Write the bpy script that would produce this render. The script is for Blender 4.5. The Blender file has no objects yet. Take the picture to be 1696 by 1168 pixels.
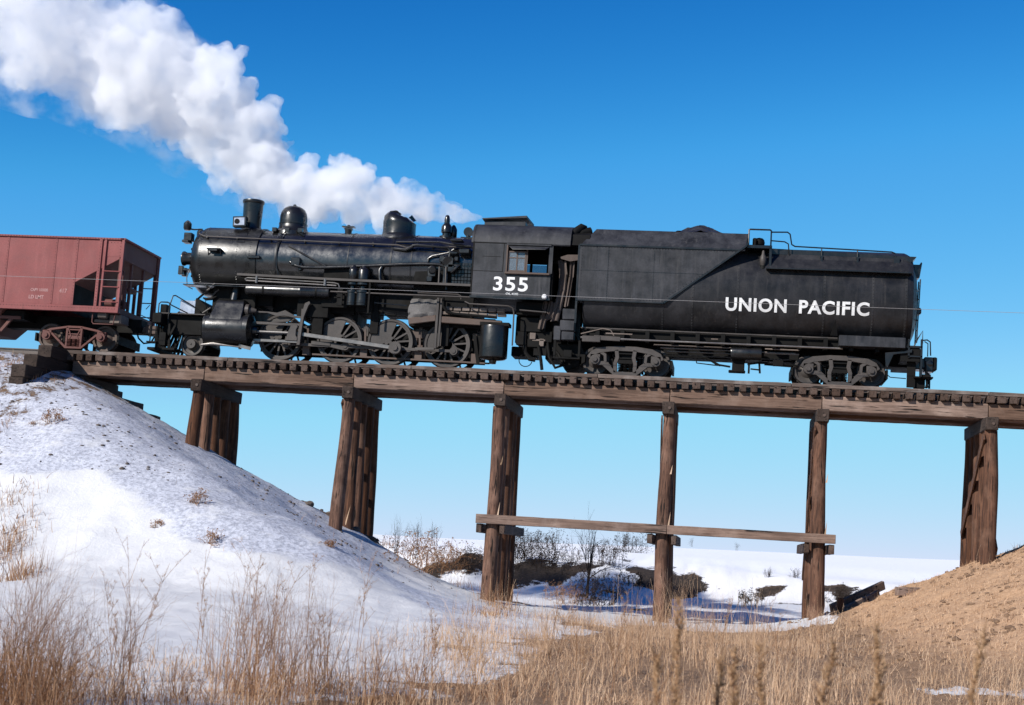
import bpy, math, random
import numpy as np
from mathutils import Vector, Matrix, Quaternion

# ------------------------------------------------------------------ camera, sky, sun, exposure
scn = bpy.context.scene
COL = scn.collection
CAM = np.array((6.586, -46.153, -5.362))
RIGHT = np.array((0.98843362, 0.1381114, 0.06264355))
UP = np.array((-0.04358529, -0.13693431, 0.98962079))
FWD = np.array((-0.14525596, 0.98090481, 0.12933085))
FPX = 2500.0
cam_d = bpy.data.cameras.new('camera')
cam = bpy.data.objects.new('camera', cam_d)
COL.objects.link(cam)
scn.camera = cam
cam.matrix_world = Matrix(((RIGHT[0], UP[0], -FWD[0], CAM[0]), (RIGHT[1], UP[1], -FWD[1], CAM[1]),
                           (RIGHT[2], UP[2], -FWD[2], CAM[2]), (0, 0, 0, 1)))
cam_d.sensor_fit = 'HORIZONTAL'
cam_d.sensor_width = 36.0
cam_d.lens = 36.0 * FPX / 1696.0
cam_d.clip_start = 0.2
cam_d.clip_end = 5000
cam_d.dof.use_dof = True
cam_d.dof.focus_distance = 46.0
cam_d.dof.aperture_fstop = 2.8

SUN = Vector((-0.55, -0.69, 0.56)).normalized()
world = bpy.data.worlds.new('World')
scn.world = world
world.use_nodes = True
wn, wl = world.node_tree.nodes, world.node_tree.links
sky = wn.new('ShaderNodeTexSky')
sky.sky_type = 'NISHITA'
sky.sun_disc = False
sky.sun_elevation = math.asin(SUN.z)
sky.sun_rotation = math.atan2(SUN.x, SUN.y)
sky.altitude = 3000
sky.air_density = 1.0
sky.dust_density = 0.0
sky.ozone_density = 6.0
# the deep, polarised blue of the photograph: each channel of the sky gets its own contrast
sep, com = wn.new('ShaderNodeSeparateColor'), wn.new('ShaderNodeCombineColor')
wl.new(sky.outputs[0], sep.inputs[0])
SKY_STRENGTH = 0.12
EXPO = 2 ** 0.42
for ch, curve in enumerate((((4.4, 0.0499), (2.06, 0.0575), (0.75, 0.151)), ((2.1, 0.0715), (0.88, 0.1819), (0.10, 0.605)), ((1.21, 0.1255), (0.346, 0.474), (0.0, 0.95)))):
    last = None
    for gam, gain in curve:
        pw, mu = wn.new('ShaderNodeMath'), wn.new('ShaderNodeMath')
        pw.operation, mu.operation = 'POWER', 'MULTIPLY'
        pw.inputs[1].default_value = gam
        mu.inputs[1].default_value = gain / SKY_STRENGTH / EXPO
        wl.new(sep.outputs[ch], pw.inputs[0])
        wl.new(pw.outputs[0], mu.inputs[0])
        if last is None:
            last = mu
        else:
            cl = wn.new('ShaderNodeMath')
            cl.operation = 'SMOOTH_MIN'
            cl.inputs[2].default_value = 0.02 / SKY_STRENGTH
            wl.new(last.outputs[0], cl.inputs[0])
            wl.new(mu.outputs[0], cl.inputs[1])
            last = cl
    wl.new(last.outputs[0], com.inputs[ch])
wl.new(com.outputs[0], wn['Background'].inputs[0])
wn['Background'].inputs[1].default_value = SKY_STRENGTH

sun_d = bpy.data.lights.new('sun', 'SUN')
sun_d.energy = 5.0
sun_d.angle = math.radians(0.53)
sun_d.color = (1.0, 0.95, 0.88)
sun = bpy.data.objects.new('sun', sun_d)
COL.objects.link(sun)
sun.rotation_euler = SUN.to_track_quat('Z', 'Y').to_euler()
sun.location = (-30, -40, 40)

scn.view_settings.view_transform = 'Standard'
scn.view_settings.look = 'None'
scn.view_settings.exposure = 0.42
scn.view_settings.gamma = 1.0
scn.view_settings.use_curve_mapping = False
scn.render.engine = 'CYCLES'
scn.cycles.use_denoising = True
scn.cycles.volume_bounces = 12
scn.cycles.max_bounces = 16
scn.cycles.diffuse_bounces = 4
scn.cycles.transparent_max_bounces = 16
scn.cycles.volume_step_rate = 1.0
scn.cycles.volume_max_steps = 256

rnd = random.Random(7)
nrs = np.random.RandomState(11)
PI = math.pi


def at(px, py, Y):
    """point of the world plane y = Y that was measured at a place of the photograph (1696 x 1168)"""
    d = RIGHT * (px - 848) + UP * (584 - py) + FWD * FPX
    t = (Y - CAM[1]) / d[1]
    p = CAM + d * t
    return float(p[0]), float(Y), float(p[2])


# ------------------------------------------------------------------ mesh kit
WLOC = {}


class MB:
    def __init__(s):
        s.v = []
        s.f = []
        s.cuts = []

    def add(s, vs, fs):
        o = len(s.v)
        s.cuts.append((o, len(s.f)))
        s.v += [tuple(float(c) for c in v) for v in vs]
        s.f += [tuple(i + o for i in f) for f in fs]
        return s

    def box(s, x0, x1, y0, y1, z0, z1):
        vs = [(x0, y0, z0), (x1, y0, z0), (x1, y1, z0), (x0, y1, z0), (x0, y0, z1), (x1, y0, z1), (x1, y1, z1), (x0, y1, z1)]
        return s.add(vs, [(0, 3, 2, 1), (4, 5, 6, 7), (0, 1, 5, 4), (1, 2, 6, 5), (2, 3, 7, 6), (3, 0, 4, 7)])

    def bar(s, p0, p1, w, h, up=(0, 0, 1)):
        p0, p1, up = Vector(p0), Vector(p1), Vector(up)
        d = (p1 - p0).normalized()
        a = d.cross(up).normalized()
        b = a.cross(d).normalized()
        vs = []
        for p in (p0, p1):
            for i, j in ((-1, -1), (1, -1), (1, 1), (-1, 1)):
                vs.append(p + a * (i * w / 2) + b * (j * h / 2))
        return s.add(vs, [(0, 1, 2, 3), (7, 6, 5, 4), (0, 4, 5, 1), (1, 5, 6, 2), (2, 6, 7, 3), (3, 7, 4, 0)])

    def cyl(s, p0, p1, r0, r1=None, n=16, caps=True):
        r1 = r0 if r1 is None else r1
        p0, p1 = Vector(p0), Vector(p1)
        d = (p1 - p0).normalized()
        a = d.orthogonal().normalized()
        b = d.cross(a)
        vs = []
        for p, r in ((p0, r0), (p1, r1)):
            for i in range(n):
                t = 2 * PI * i / n
                vs.append(p + a * (r * math.cos(t)) + b * (r * math.sin(t)))
        fs = [(i, (i + 1) % n, n + (i + 1) % n, n + i) for i in range(n)]
        if caps:
            fs += [tuple(range(n - 1, -1, -1)), tuple(range(n, 2 * n))]
        return s.add(vs, fs)

    def tube(s, pts, r, n=8, caps=True):
        P = [Vector(p) for p in pts]
        rr = r if isinstance(r, (list, tuple)) else [r] * len(P)
        d = (P[1] - P[0]).normalized()
        a = d.orthogonal().normalized()
        vs = []
        for i, p in enumerate(P):
            if i == 0:
                t = (P[1] - P[0]).normalized()
            elif i == len(P) - 1:
                t = (P[-1] - P[-2]).normalized()
            else:
                t = ((P[i + 1] - p).normalized() + (p - P[i - 1]).normalized())
                t = t.normalized() if t.length > 1e-6 else (P[i + 1] - p).normalized()
            a = (a - t * a.dot(t))
            a = a.normalized() if a.length > 1e-6 else t.orthogonal().normalized()
            b = t.cross(a)
            for k in range(n):
                th = 2 * PI * k / n
                vs.append(p + a * (rr[i] * math.cos(th)) + b * (rr[i] * math.sin(th)))
        fs = []
        for i in range(len(P) - 1):
            for k in range(n):
                k2 = (k + 1) % n
                fs.append((i * n + k, i * n + k2, (i + 1) * n + k2, (i + 1) * n + k))
        if caps:
            m = (len(P) - 1) * n
            fs += [tuple(range(n - 1, -1, -1)), tuple(range(m, m + n))]
        return s.add(vs, fs)

    def lathe(s, prof, c, axis='Z', n=32, ring=False):
        """prof: list of (radius, height along axis)"""
        c = Vector(c)
        vs = []
        for r, h in prof:
            for i in range(n):
                t = 2 * PI * i / n
                u, w = r * math.cos(t), r * math.sin(t)
                if axis == 'Z':
                    v = Vector((u, w, h))
                elif axis == 'X':
                    v = Vector((h, u, w))
                else:
                    v = Vector((u, h, w))
                vs.append(c + v)
        fs = []
        m = len(prof)
        for j in range(m - 1):
            for i in range(n):
                i2 = (i + 1) % n
                q = (j * n + i, j * n + i2, (j + 1) * n + i2, (j + 1) * n + i)
                fs.append(q if axis != 'Y' else q[::-1])
        if ring:
            for i in range(n):
                i2 = (i + 1) % n
                fs.append(((m - 1) * n + i, (m - 1) * n + i2, i2, i))
            return s.add(vs, fs)
        if prof[0][0] > 1e-4:
            fs.append(tuple(range(n - 1, -1, -1)))
        if prof[-1][0] > 1e-4:
            fs.append(tuple(range((m - 1) * n, m * n)))
        return s.add(vs, fs)

    def prism(s, poly, y0, y1):
        n = len(poly)
        vs = [(x, y0, z) for x, z in poly] + [(x, y1, z) for x, z in poly]
        fs = [(i, (i + 1) % n, n + (i + 1) % n, n + i) for i in range(n)]
        return s.add(vs, fs + [tuple(range(n - 1, -1, -1)), tuple(range(n, 2 * n))])

    def xprism(s, poly, x0, x1):
        n = len(poly)
        vs = [(x0, y, z) for y, z in poly] + [(x1, y, z) for y, z in poly]
        fs = [(i, (i + 1) % n, n + (i + 1) % n, n + i) for i in range(n)]
        return s.add(vs, fs + [tuple(range(n - 1, -1, -1)), tuple(range(n, 2 * n))])

    def stroke(s, pts, w, y0, y1, closed=False):
        """a flat plate bent along a line in the xz plane, w wide, from y0 to y1"""
        P = [Vector((p[0], p[1])) for p in pts]
        n = len(P)
        ww = w if isinstance(w, (list, tuple)) else [w] * n
        L, R = [], []
        for i in range(n):
            if closed:
                a, b = P[i] - P[i - 1], P[(i + 1) % n] - P[i]
            else:
                a = P[i] - P[i - 1] if i else P[1] - P[0]
                b = P[i + 1] - P[i] if i < n - 1 else P[-1] - P[-2]
            a, b = a.normalized(), b.normalized()
            na, nb = Vector((-a.y, a.x)), Vector((-b.y, b.x))
            m = (na + nb).normalized()
            k = ww[i] / 2 / max(0.5, m.dot(na))
            L.append(P[i] + m * k)
            R.append(P[i] - m * k)
        vs = []
        for i in range(n):
            vs += [(L[i].x, y0, L[i].y), (R[i].x, y0, R[i].y), (R[i].x, y1, R[i].y), (L[i].x, y1, L[i].y)]
        fs = []
        rng = range(n if closed else n - 1)
        for i in rng:
            j = (i + 1) % n
            for k in range(4):
                k2 = (k + 1) % 4
                fs.append((i * 4 + k, j * 4 + k, j * 4 + k2, i * 4 + k2))
        if not closed:
            fs += [(0, 1, 2, 3), tuple((n - 1) * 4 + k for k in (3, 2, 1, 0))]
        return s.add(vs, fs)

    def split(s, gap=0.004):
        """pieces that do not touch each other become builders of their own, the largest first"""
        n = len(s.cuts)
        ends = s.cuts[1:] + [(len(s.v), len(s.f))]
        V = np.array(s.v)
        bb = [(V[a[0]:b[0]].min(0) - gap, V[a[0]:b[0]].max(0) + gap) for a, b in zip(s.cuts, ends)]
        own = list(range(n))

        def root(i):
            while own[i] != i:
                i = own[i]
            return i
        for i in range(n):
            for j in range(i):
                if (bb[i][0] <= bb[j][1]).all() and (bb[j][0] <= bb[i][1]).all():
                    own[root(i)] = root(j)
        out = {}
        for i in range(n):
            m = out.setdefault(root(i), MB())
            (v0, f0), (v1, f1) = s.cuts[i], ends[i]
            m.add(s.v[v0:v1], [tuple(k - v0 for k in f) for f in s.f[f0:f1]])
        return sorted(out.values(), key=lambda m: -float(np.prod(np.ptp(np.array(m.v), axis=0) + .01)))

    def build(s, name, mat, parent=None, bevel=0.0, smooth=38, kind=None, loc=None):
        import bmesh
        if parent is not None and kind is None and loc is None and len(s.cuts) > 1:
            parts = s.split()
            if len(parts) > 1:
                return [q.build(name, mat, parent, bevel, smooth) for q in parts][0]
        V = np.array(s.v)
        c = Vector(((V.min(0) + V.max(0)) / 2).tolist()) if loc is None else Vector(loc)
        me = bpy.data.meshes.new(name)
        me.from_pydata([tuple(Vector(v) - c) for v in s.v], [], s.f)
        bm = bmesh.new()
        bm.from_mesh(me)
        bmesh.ops.recalc_face_normals(bm, faces=bm.faces)
        bm.to_mesh(me)
        bm.free()
        return link(name, me, mat, parent, c, bevel, smooth, kind)


def link(name, me, mat, parent=None, c=(0, 0, 0), bevel=0.0, smooth=38, kind=None):
    if mat is not None:
        me.materials.append(mat)
    if smooth:
        me.shade_smooth()
        me.set_sharp_from_angle(angle=math.radians(smooth))
    o = bpy.data.objects.new(name, me)
    COL.objects.link(o)
    place(o, c, parent)
    if bevel:
        m = o.modifiers.new('edge', 'BEVEL')
        m.width = bevel
        m.segments = 1
        m.limit_method = 'ANGLE'
        m.angle_limit = math.radians(40)
    if kind:
        o['kind'] = kind
    return o


def place(o, c, parent=None):
    c = Vector(c)
    if parent is not None:
        o.parent = parent
        o.location = c - WLOC[parent.name]
    else:
        o.location = c
    WLOC[o.name] = c


def empty(name, loc, parent=None):
    o = bpy.data.objects.new(name, None)
    o.empty_display_size = 0.2
    COL.objects.link(o)
    place(o, loc, parent)
    return o


def tag(o, label=None, cat=None, group=None, kind=None):
    if label:
        o['label'] = label
    if cat:
        o['category'] = cat
    if group:
        o['group'] = group
    if kind:
        o['kind'] = kind
    return o


def twin(o, parent, c):
    """a copy of one object that shares its mesh"""
    d = o.copy()
    COL.objects.link(d)
    place(d, c, parent)
    return d


def twin_tree(o, parent, c):
    d = twin(o, parent, c)
    for ch in list(o.children):
        twin_tree(ch, d, Vector(c) + ch.location)
    return d


def fast_mesh(name, V, F4=None, F3=None):
    me = bpy.data.meshes.new(name)
    V = np.asarray(V, dtype=np.float32)
    me.vertices.add(len(V))
    me.vertices.foreach_set('co', V.ravel())
    F = F4 if F4 is not None else F3
    k = 4 if F4 is not None else 3
    F = np.asarray(F, dtype=np.int32)
    me.loops.add(F.size)
    me.loops.foreach_set('vertex_index', F.ravel())
    me.polygons.add(len(F))
    me.polygons.foreach_set('loop_start', np.arange(0, F.size, k, dtype=np.int32))
    me.update(calc_edges=True)
    me.validate()
    return me


# ------------------------------------------------------------------ numpy noise
_perm = np.random.RandomState(5).rand(4096)


def _h(ix, iy, iz):
    return _perm[(ix * 73 + iy * 1579 + iz * 3119 + (ix * iy) % 61 * 17 + (iy * iz) % 53 * 7) % 4096]


def vnoise(x, y, z=0.0):
    x, y = np.asarray(x, float), np.asarray(y, float)
    z = np.zeros_like(x) + z
    ix, iy, iz = np.floor(x).astype(int), np.floor(y).astype(int), np.floor(z).astype(int)
    fx, fy, fz = x - ix, y - iy, z - iz
    fx, fy, fz = fx * fx * (3 - 2 * fx), fy * fy * (3 - 2 * fy), fz * fz * (3 - 2 * fz)
    r = 0
    for dx in (0, 1):
        for dy in (0, 1):
            for dz in (0, 1):
                r = r + _h(ix + dx, iy + dy, iz + dz) * (fx if dx else 1 - fx) * (fy if dy else 1 - fy) * (fz if dz else 1 - fz)
    return r


def fbm(x, y, z=0.0, o=4):
    a, s, t = 1.0, 0.0, 0.0
    x, y = np.asarray(x, float), np.asarray(y, float)
    for i in range(o):
        s = s + a * vnoise(x * 2 ** i + 13.7 * i + 100, y * 2 ** i + 7.3 * i + 100, z * 2 ** i + 3.1 * i)
        t += a
        a *= 0.5
    return s / t - 0.5


# ------------------------------------------------------------------ materials
def new_mat(name):
    m = bpy.data.materials.new(name)
    m.use_nodes = True
    nt = m.node_tree
    return m, nt, nt.nodes['Principled BSDF']


def N(nt, t, **kw):
    n = nt.nodes.new(t)
    for k, v in kw.items():
        if k in n.inputs:
            n.inputs[k].default_value = v
        else:
            setattr(n, k, v)
    return n


def mix(nt, fac, a, b, blend='MIX'):
    n = nt.nodes.new('ShaderNodeMix')
    n.data_type = 'RGBA'
    n.blend_type = blend
    for sock, val in ((n.inputs['Factor'], fac), (n.inputs[6], a), (n.inputs[7], b)):
        if hasattr(val, 'is_linked') or isinstance(val, bpy.types.NodeSocket):
            nt.links.new(val, sock)
        else:
            sock.default_value = val if isinstance(val, (int, float)) else (*val, 1.0)
    return n.outputs[2]


def ramp(nt, src, a, b, va=0.0, vb=1.0):
    n = nt.nodes.new('ShaderNodeMapRange')
    n.inputs['From Min'].default_value = a
    n.inputs['From Max'].default_value = b
    n.inputs['To Min'].default_value = va
    n.inputs['To Max'].default_value = vb
    nt.links.new(src, n.inputs['Value'])
    return n.outputs[0]


def coords(nt, scale=(1, 1, 1), obj=False):
    m = nt.nodes.new('ShaderNodeMapping')
    m.inputs['Scale'].default_value = scale
    if obj:
        tc = nt.nodes.new('ShaderNodeTexCoord')
        oi = nt.nodes.new('ShaderNodeObjectInfo')
        mu = nt.nodes.new('ShaderNodeVectorMath')
        mu.operation = 'ADD'
        sc = nt.nodes.new('ShaderNodeMath')
        sc.operation = 'MULTIPLY'
        sc.inputs[1].default_value = 37.0
        nt.links.new(oi.outputs['Random'], sc.inputs[0])
        nt.links.new(tc.outputs['Object'], mu.inputs[0])
        nt.links.new(sc.outputs[0], mu.inputs[1])
        nt.links.new(mu.outputs[0], m.inputs['Vector'])
    else:
        g = nt.nodes.new('ShaderNodeNewGeometry')
        nt.links.new(g.outputs['Position'], m.inputs['Vector'])
    return m.outputs[0]


def noise(nt, vec, scale, detail=5.0, rough=0.6):
    n = nt.nodes.new('ShaderNodeTexNoise')
    n.inputs['Scale'].default_value = scale
    n.inputs['Detail'].default_value = detail
    n.inputs['Roughness'].default_value = rough
    nt.links.new(vec, n.inputs['Vector'])
    return n.outputs[0]


def bump(nt, bs, src, strength=0.3, dist=0.02):
    b = nt.nodes.new('ShaderNodeBump')
    b.inputs['Strength'].default_value = strength
    b.inputs['Distance'].default_value = dist
    nt.links.new(src, b.inputs['Height'])
    prev = bs.inputs['Normal'].links
    if prev:
        nt.links.new(prev[0].from_socket, b.inputs['Normal'])
    nt.links.new(b.outputs[0], bs.inputs['Normal'])


def paint(name, col, dust, rough=(0.3, 0.55), dusty=0.5, waves=0.25, streak=True, spec=0.5, chips=None, runs=None):
    m, nt, bs = new_mat(name)
    p = coords(nt)
    n1 = noise(nt, p, 1.3, 6, 0.62)
    n2 = noise(nt, coords(nt, (5, 5, 0.6)), 1.0, 6, 0.65)
    n3 = noise(nt, p, 22, 4, 0.7)
    base = mix(nt, ramp(nt, n1, 0.35, 0.75, 0, dusty), col, dust)
    if streak:
        base = mix(nt, ramp(nt, n2, 0.5, 0.78, 0, dusty * 0.8), base, dust)
    base = mix(nt, ramp(nt, n3, 0.35, 0.7, 0, 0.35), base, tuple(c * 0.45 for c in col))
    if runs:
        n5 = noise(nt, coords(nt, (7, 7, 0.35)), 1.0, 7, 0.7)
        base = mix(nt, ramp(nt, n5, 0.56, 0.74, 0, 0.65), base, runs)
    if chips:
        n4 = noise(nt, p, 9, 8, 0.75)
        base = mix(nt, ramp(nt, n4, 0.66, 0.72, 0, 0.8), base, chips)
    nt.links.new(base, bs.inputs['Base Color'])
    nt.links.new(ramp(nt, noise(nt, p, 2.6, 6, 0.65), 0.3, 0.7, rough[0], rough[1]), bs.inputs['Roughness'])
    bs.inputs['Specular IOR Level'].default_value = spec
    if waves:
        bump(nt, bs, noise(nt, p, 2.2, 3, 0.5), waves, 0.05)
    bump(nt, bs, n3, 0.12, 0.01)
    return m


BLACK = paint('black_engine_enamel', (0.005, 0.005, 0.0052), (0.019, 0.0175, 0.0165), (0.20, 0.42), 0.5, 0.18)
BOILER = paint('black_boiler_jacket', (0.005, 0.005, 0.0052), (0.021, 0.0195, 0.0185), (0.12, 0.32), 0.6, 0.15, spec=0.9)
CABP = paint('weathered_black_cab_plate', (0.009, 0.0093, 0.011), (0.052, 0.053, 0.061), (0.40, 0.62), 0.85, 0.12, spec=0.28, runs=(0.06, 0.057, 0.058))
TANKP = paint('weathered_black_tender_plate', (0.0085, 0.0087, 0.0100), (0.034, 0.033, 0.036), (0.38, 0.60), 0.85, 0.18, spec=0.28, runs=(0.05, 0.045, 0.042))
SOOT = paint('sooty_black_iron', (0.0035, 0.0033, 0.003), (0.012, 0.010, 0.009), (0.6, 0.85), 0.4, 0.0, False, 0.15)
STEEL = paint('grimy_grey_running_gear', (0.036, 0.030, 0.027), (0.092, 0.078, 0.070), (0.45, 0.65), 0.7, 0.0, False, 0.35)
BRIGHT = paint('worn_bare_steel', (0.16, 0.148, 0.138), (0.26, 0.24, 0.225), (0.28, 0.48), 0.6, 0.0, False)
BRIGHT.node_tree.nodes['Principled BSDF'].inputs['Metallic'].default_value = 0.6
RUST = paint('dark_brown_rusty_iron', (0.055, 0.033, 0.024), (0.11, 0.07, 0.052), (0.55, 0.8), 0.7, 0.0, False)
LAG = paint('grey_broken_lagging', (0.05, 0.046, 0.043), (0.17, 0.158, 0.153), (0.75, 0.9), 1.0, 0.6, False, chips=(0.03, 0.027, 0.025))
BRICK = paint('tan_firebrick_and_scale', (0.10, 0.075, 0.06), (0.22, 0.18, 0.155), (0.75, 0.9), 1.0, 0.3, False)
RED = paint('faded_red_oxide_paint', (0.165, 0.040, 0.039), (0.26, 0.080, 0.075), (0.55, 0.75), 0.95, 0.16, True, 0.3, chips=(0.12, 0.035, 0.03), runs=(0.095, 0.03, 0.026))
REDD = paint('grimy_dark_red_iron', (0.10, 0.036, 0.030), (0.16, 0.075, 0.06), (0.6, 0.8), 0.6, 0.0, False, 0.3)
CANVAS = paint('sooty_brown_canvas', (0.065, 0.05, 0.043), (0.12, 0.095, 0.085), (0.8, 0.95), 0.9, 0.3, True, 0.2)
WHITE = paint('white_lettering_paint', (0.74, 0.74, 0.735), (0.42, 0.41, 0.41), (0.45, 0.6), 0.7, 0.0, True)
GHOST = paint('faded_pale_stencil_paint', (0.40, 0.24, 0.23), (0.30, 0.13, 0.12), (0.6, 0.7), 0.9, 0.0, True)
RAILM = paint('brown_rail_steel', (0.07, 0.05, 0.04), (0.12, 0.09, 0.075), (0.4, 0.6), 0.6, 0.0, False)
WIREM = paint('pale_galvanised_wire', (0.24, 0.23, 0.23), (0.32, 0.31, 0.31), (0.45, 0.6), 0.5, 0.0, False)


def glass_mat():
    m, nt, bs = new_mat('dusty_window_glass')
    bs.inputs['Base Color'].default_value = (0.35, 0.4, 0.45, 1)
    bs.inputs['Roughness'].default_value = 0.12
    bs.inputs['Transmission Weight'].default_value = 0.75
    n = noise(nt, coords(nt), 6, 5, 0.6)
    nt.links.new(ramp(nt, n, 0.3, 0.7, 0.05, 0.3), bs.inputs['Roughness'])
    return m


GLASS = glass_mat()


def pale_board():
    m, nt, bs = new_mat('pale_blue_grey_sheet')
    n = noise(nt, coords(nt), 8, 5, 0.6)
    nt.links.new(mix(nt, ramp(nt, n, 0.3, 0.7), (0.20, 0.24, 0.32), (0.38, 0.42, 0.50)), bs.inputs['Base Color'])
    bs.inputs['Roughness'].default_value = 0.3
    return m


PALE = pale_board()


def wood(name, along, dark, light, grey=(0.16, 0.14, 0.13), lightness=1.0):
    m, nt, bs = new_mat(name)
    sc = {'X': (1.2, 22, 22), 'Y': (22, 1.2, 22), 'Z': (22, 22, 1.2)}[along]
    sc2 = {'X': (0.5, 5, 5), 'Y': (5, 0.5, 5), 'Z': (5, 5, 0.5)}[along]
    v = coords(nt, sc, True)
    n1 = noise(nt, v, 1.0, 7, 0.7)
    n2 = noise(nt, coords(nt, sc2, True), 1.0, 5, 0.6)
    n3 = noise(nt, coords(nt, (1, 1, 1), True), 1.1, 5, 0.6)
    oi = nt.nodes.new('ShaderNodeObjectInfo')
    c = mix(nt, ramp(nt, n1, 0.3, 0.7), dark, light)
    c = mix(nt, ramp(nt, n2, 0.45, 0.72, 0, 0.75), c, tuple(x * 0.5 for x in dark))
    c = mix(nt, ramp(nt, n3, 0.5, 0.75, 0, 0.6), c, grey)
    hs = nt.nodes.new('ShaderNodeHueSaturation')
    nt.links.new(c, hs.inputs['Color'])
    nt.links.new(ramp(nt, oi.outputs['Random'], 0, 1, 0.72 * lightness, 1.3 * lightness), hs.inputs['Value'])
    nt.links.new(ramp(nt, oi.outputs['Random'], 0, 1, 1.1, 0.85), hs.inputs['Saturation'])
    # checks: thin dark splits along the grain
    ck = noise(nt, coords(nt, tuple(a * 0.75 for a in sc), True), 1.0, 3, 0.5)
    crk = ramp(nt, ck, 0.62, 0.68)
    c2 = mix(nt, crk, hs.outputs[0], (0.008, 0.006, 0.005))
    nt.links.new(c2, bs.inputs['Base Color'])
    bs.inputs['Roughness'].default_value = 0.85
    bs.inputs['Specular IOR Level'].default_value = 0.25
    bump(nt, bs, n1, 0.5, 0.02)
    bump(nt, bs, ramp(nt, crk, 0, 1, 1, 0), 0.8, 0.03)
    return m


TIMX = wood('creosoted_timber_lengthwise', 'X', (0.078, 0.046, 0.033), (0.205, 0.132, 0.098), (0.28, 0.20, 0.16))
TIMY = wood('creosoted_timber_crosswise', 'Y', (0.036, 0.021, 0.015), (0.085, 0.053, 0.039), (0.12, 0.09, 0.078))
DIMY = wood('shade_darkened_timber', 'Y', (0.016, 0.010, 0.0075), (0.05, 0.032, 0.024), (0.075, 0.055, 0.045))  # bulkhead's face shade put into a darker timber colour; the caps share it
TIMZ = wood('creosoted_pile_timber', 'Z', (0.017, 0.008, 0.0055), (0.15, 0.067, 0.037), (0.20, 0.11, 0.072))
GUARD = wood('weathered_guard_timber', 'X', (0.06, 0.042, 0.034), (0.15, 0.112, 0.092), (0.30, 0.265, 0.245))
PALEW = wood('fresh_split_wood', 'Z', (0.30, 0.19, 0.12), (0.42, 0.29, 0.19), (0.3, 0.2, 0.14))

# ------------------------------------------------------------------ ground


def sstep(a, b, x):
    t = np.clip((x - a) / (b - a), 0, 1)
    return t * t * (3 - 2 * t)


def smin(a, b, k):
    h = np.clip(0.5 + 0.5 * (b - a) / k, 0, 1)
    return b * (1 - h) + a * h - k * h * (1 - h)


def smax(a, b, k):
    return -smin(-a, -b, k)


def height(x, y, fine=True):
    x, y = np.asarray(x, float), np.asarray(y, float)
    # valley floor, gully behind the trestle, then the far field
    g = -7.15 + 0.25 * fbm(x * 0.12, y * 0.12, 1.0, 3) * 2
    g = g - 0.15 * sstep(-22, -40, y)
    g = g - 0.25 * sstep(2, 9, y) * (1 - sstep(15, 22, y))
    wob = 7 * fbm(x * 0.11, x * 0 + 3, 2.0, 4) * 2
    bank = 0.75 * sstep(22.5, 28.5, y + wob + 0.12 * x) + 0.25 * sstep(27, 40, y)
    field = -5.30 + np.clip(y - 26, 0, 230) / 230 * (2.35 + 0.0217 * np.clip(x, -90, 110)) + 0.25 * fbm(x * 0.03, y * 0.03, 3.0, 3)
    field = np.where(y > 256, field - (y - 256) * 0.02, field)
    g = g * (1 - bank) + field * bank
    rough = np.exp(-((y - 25) / 9.0) ** 2) * np.exp(-((x - 1.5) / 8.0) ** 2)
    g = g + rough * (1.0 * fbm(x * 0.35, y * 0.35, 41.0, 4) + 0.6 * np.abs(fbm(x * 0.7, y * 0.7, 42.0, 3)))
    ay = np.abs(y)
    # the two railway fills and their end slopes
    sideL = -0.10 - (ay - 2.25) / 1.62
    endL = -2.75 - 0.475 * (x + 9.75) - 0.16 * np.clip(y + 0.5, 0, 9) - 0.25 * np.clip(y - 3, 0, 9)
    L = smin(smin(sideL, endL, 1.3), -0.14 + 0 * x, 0.3)
    L = L + 0.55 * fbm(x * 0.35, y * 0.35, 5.0, 4) * sstep(1.6, 3.6, ay + 2.5 * sstep(-14.5, -12, x))
    sideR = -0.5 - (ay - 2.9) / 2.7
    endR = -4.95 + 0.43 * (x - 13.7) + 0.03 * np.clip(y + 2, -30, 0) - 0.20 * np.clip(y + 0.5, 0, 9) - 0.25 * np.clip(y - 3, 0, 9)
    R = smin(smin(sideR, endR, 1.5), -0.55 + 0 * x, 0.5)
    R = R + 0.25 * fbm(x * 0.4, y * 0.4, 6.0, 3)
    g = smax(smax(g, L, 1.1), R, 1.0)
    # snow drift lying against the foot of the left fill
    dr = np.exp(-(((x + 4.5) / 7.0) ** 2 + ((y + 12.5) / 6.0) ** 2))
    g = g + 0.75 * dr * (0.8 + 0.6 * fbm(x * 0.25, y * 0.3, 8.0, 2))
    if fine:
        near = sstep(60, 20, np.abs(y + 10)) * sstep(60, 25, np.abs(x))
        g = g + near * (0.10 * fbm(x * 1.1, y * 1.1, 9.0, 3) + 0.05 * fbm(x * 4, y * 4, 10.0, 2))
    rr = sstep(7.5, 9.5, x) * sstep(6, 3, y) * sstep(-45, -30, y)
    if fine:
        g = g + rr * (0.22 * fbm(x * 1.3, y * 1.3, 61.0, 4) + 0.16 * np.abs(fbm(x * 3.0, y * 3.0, 62.0, 3)))
    return g


def gz(x, y):
    return float(height(np.array([x]), np.array([y]))[0])


def axis(lo, hi, f0, f1, fine, coarse_n):
    mid = np.arange(f0, f1 + 1e-6, fine)
    a = f0 - np.geomspace(fine, f0 - lo, coarse_n)[::-1]
    b = f1 + np.geomspace(fine, hi - f1, coarse_n)
    return np.concatenate([a, mid, b])


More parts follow.
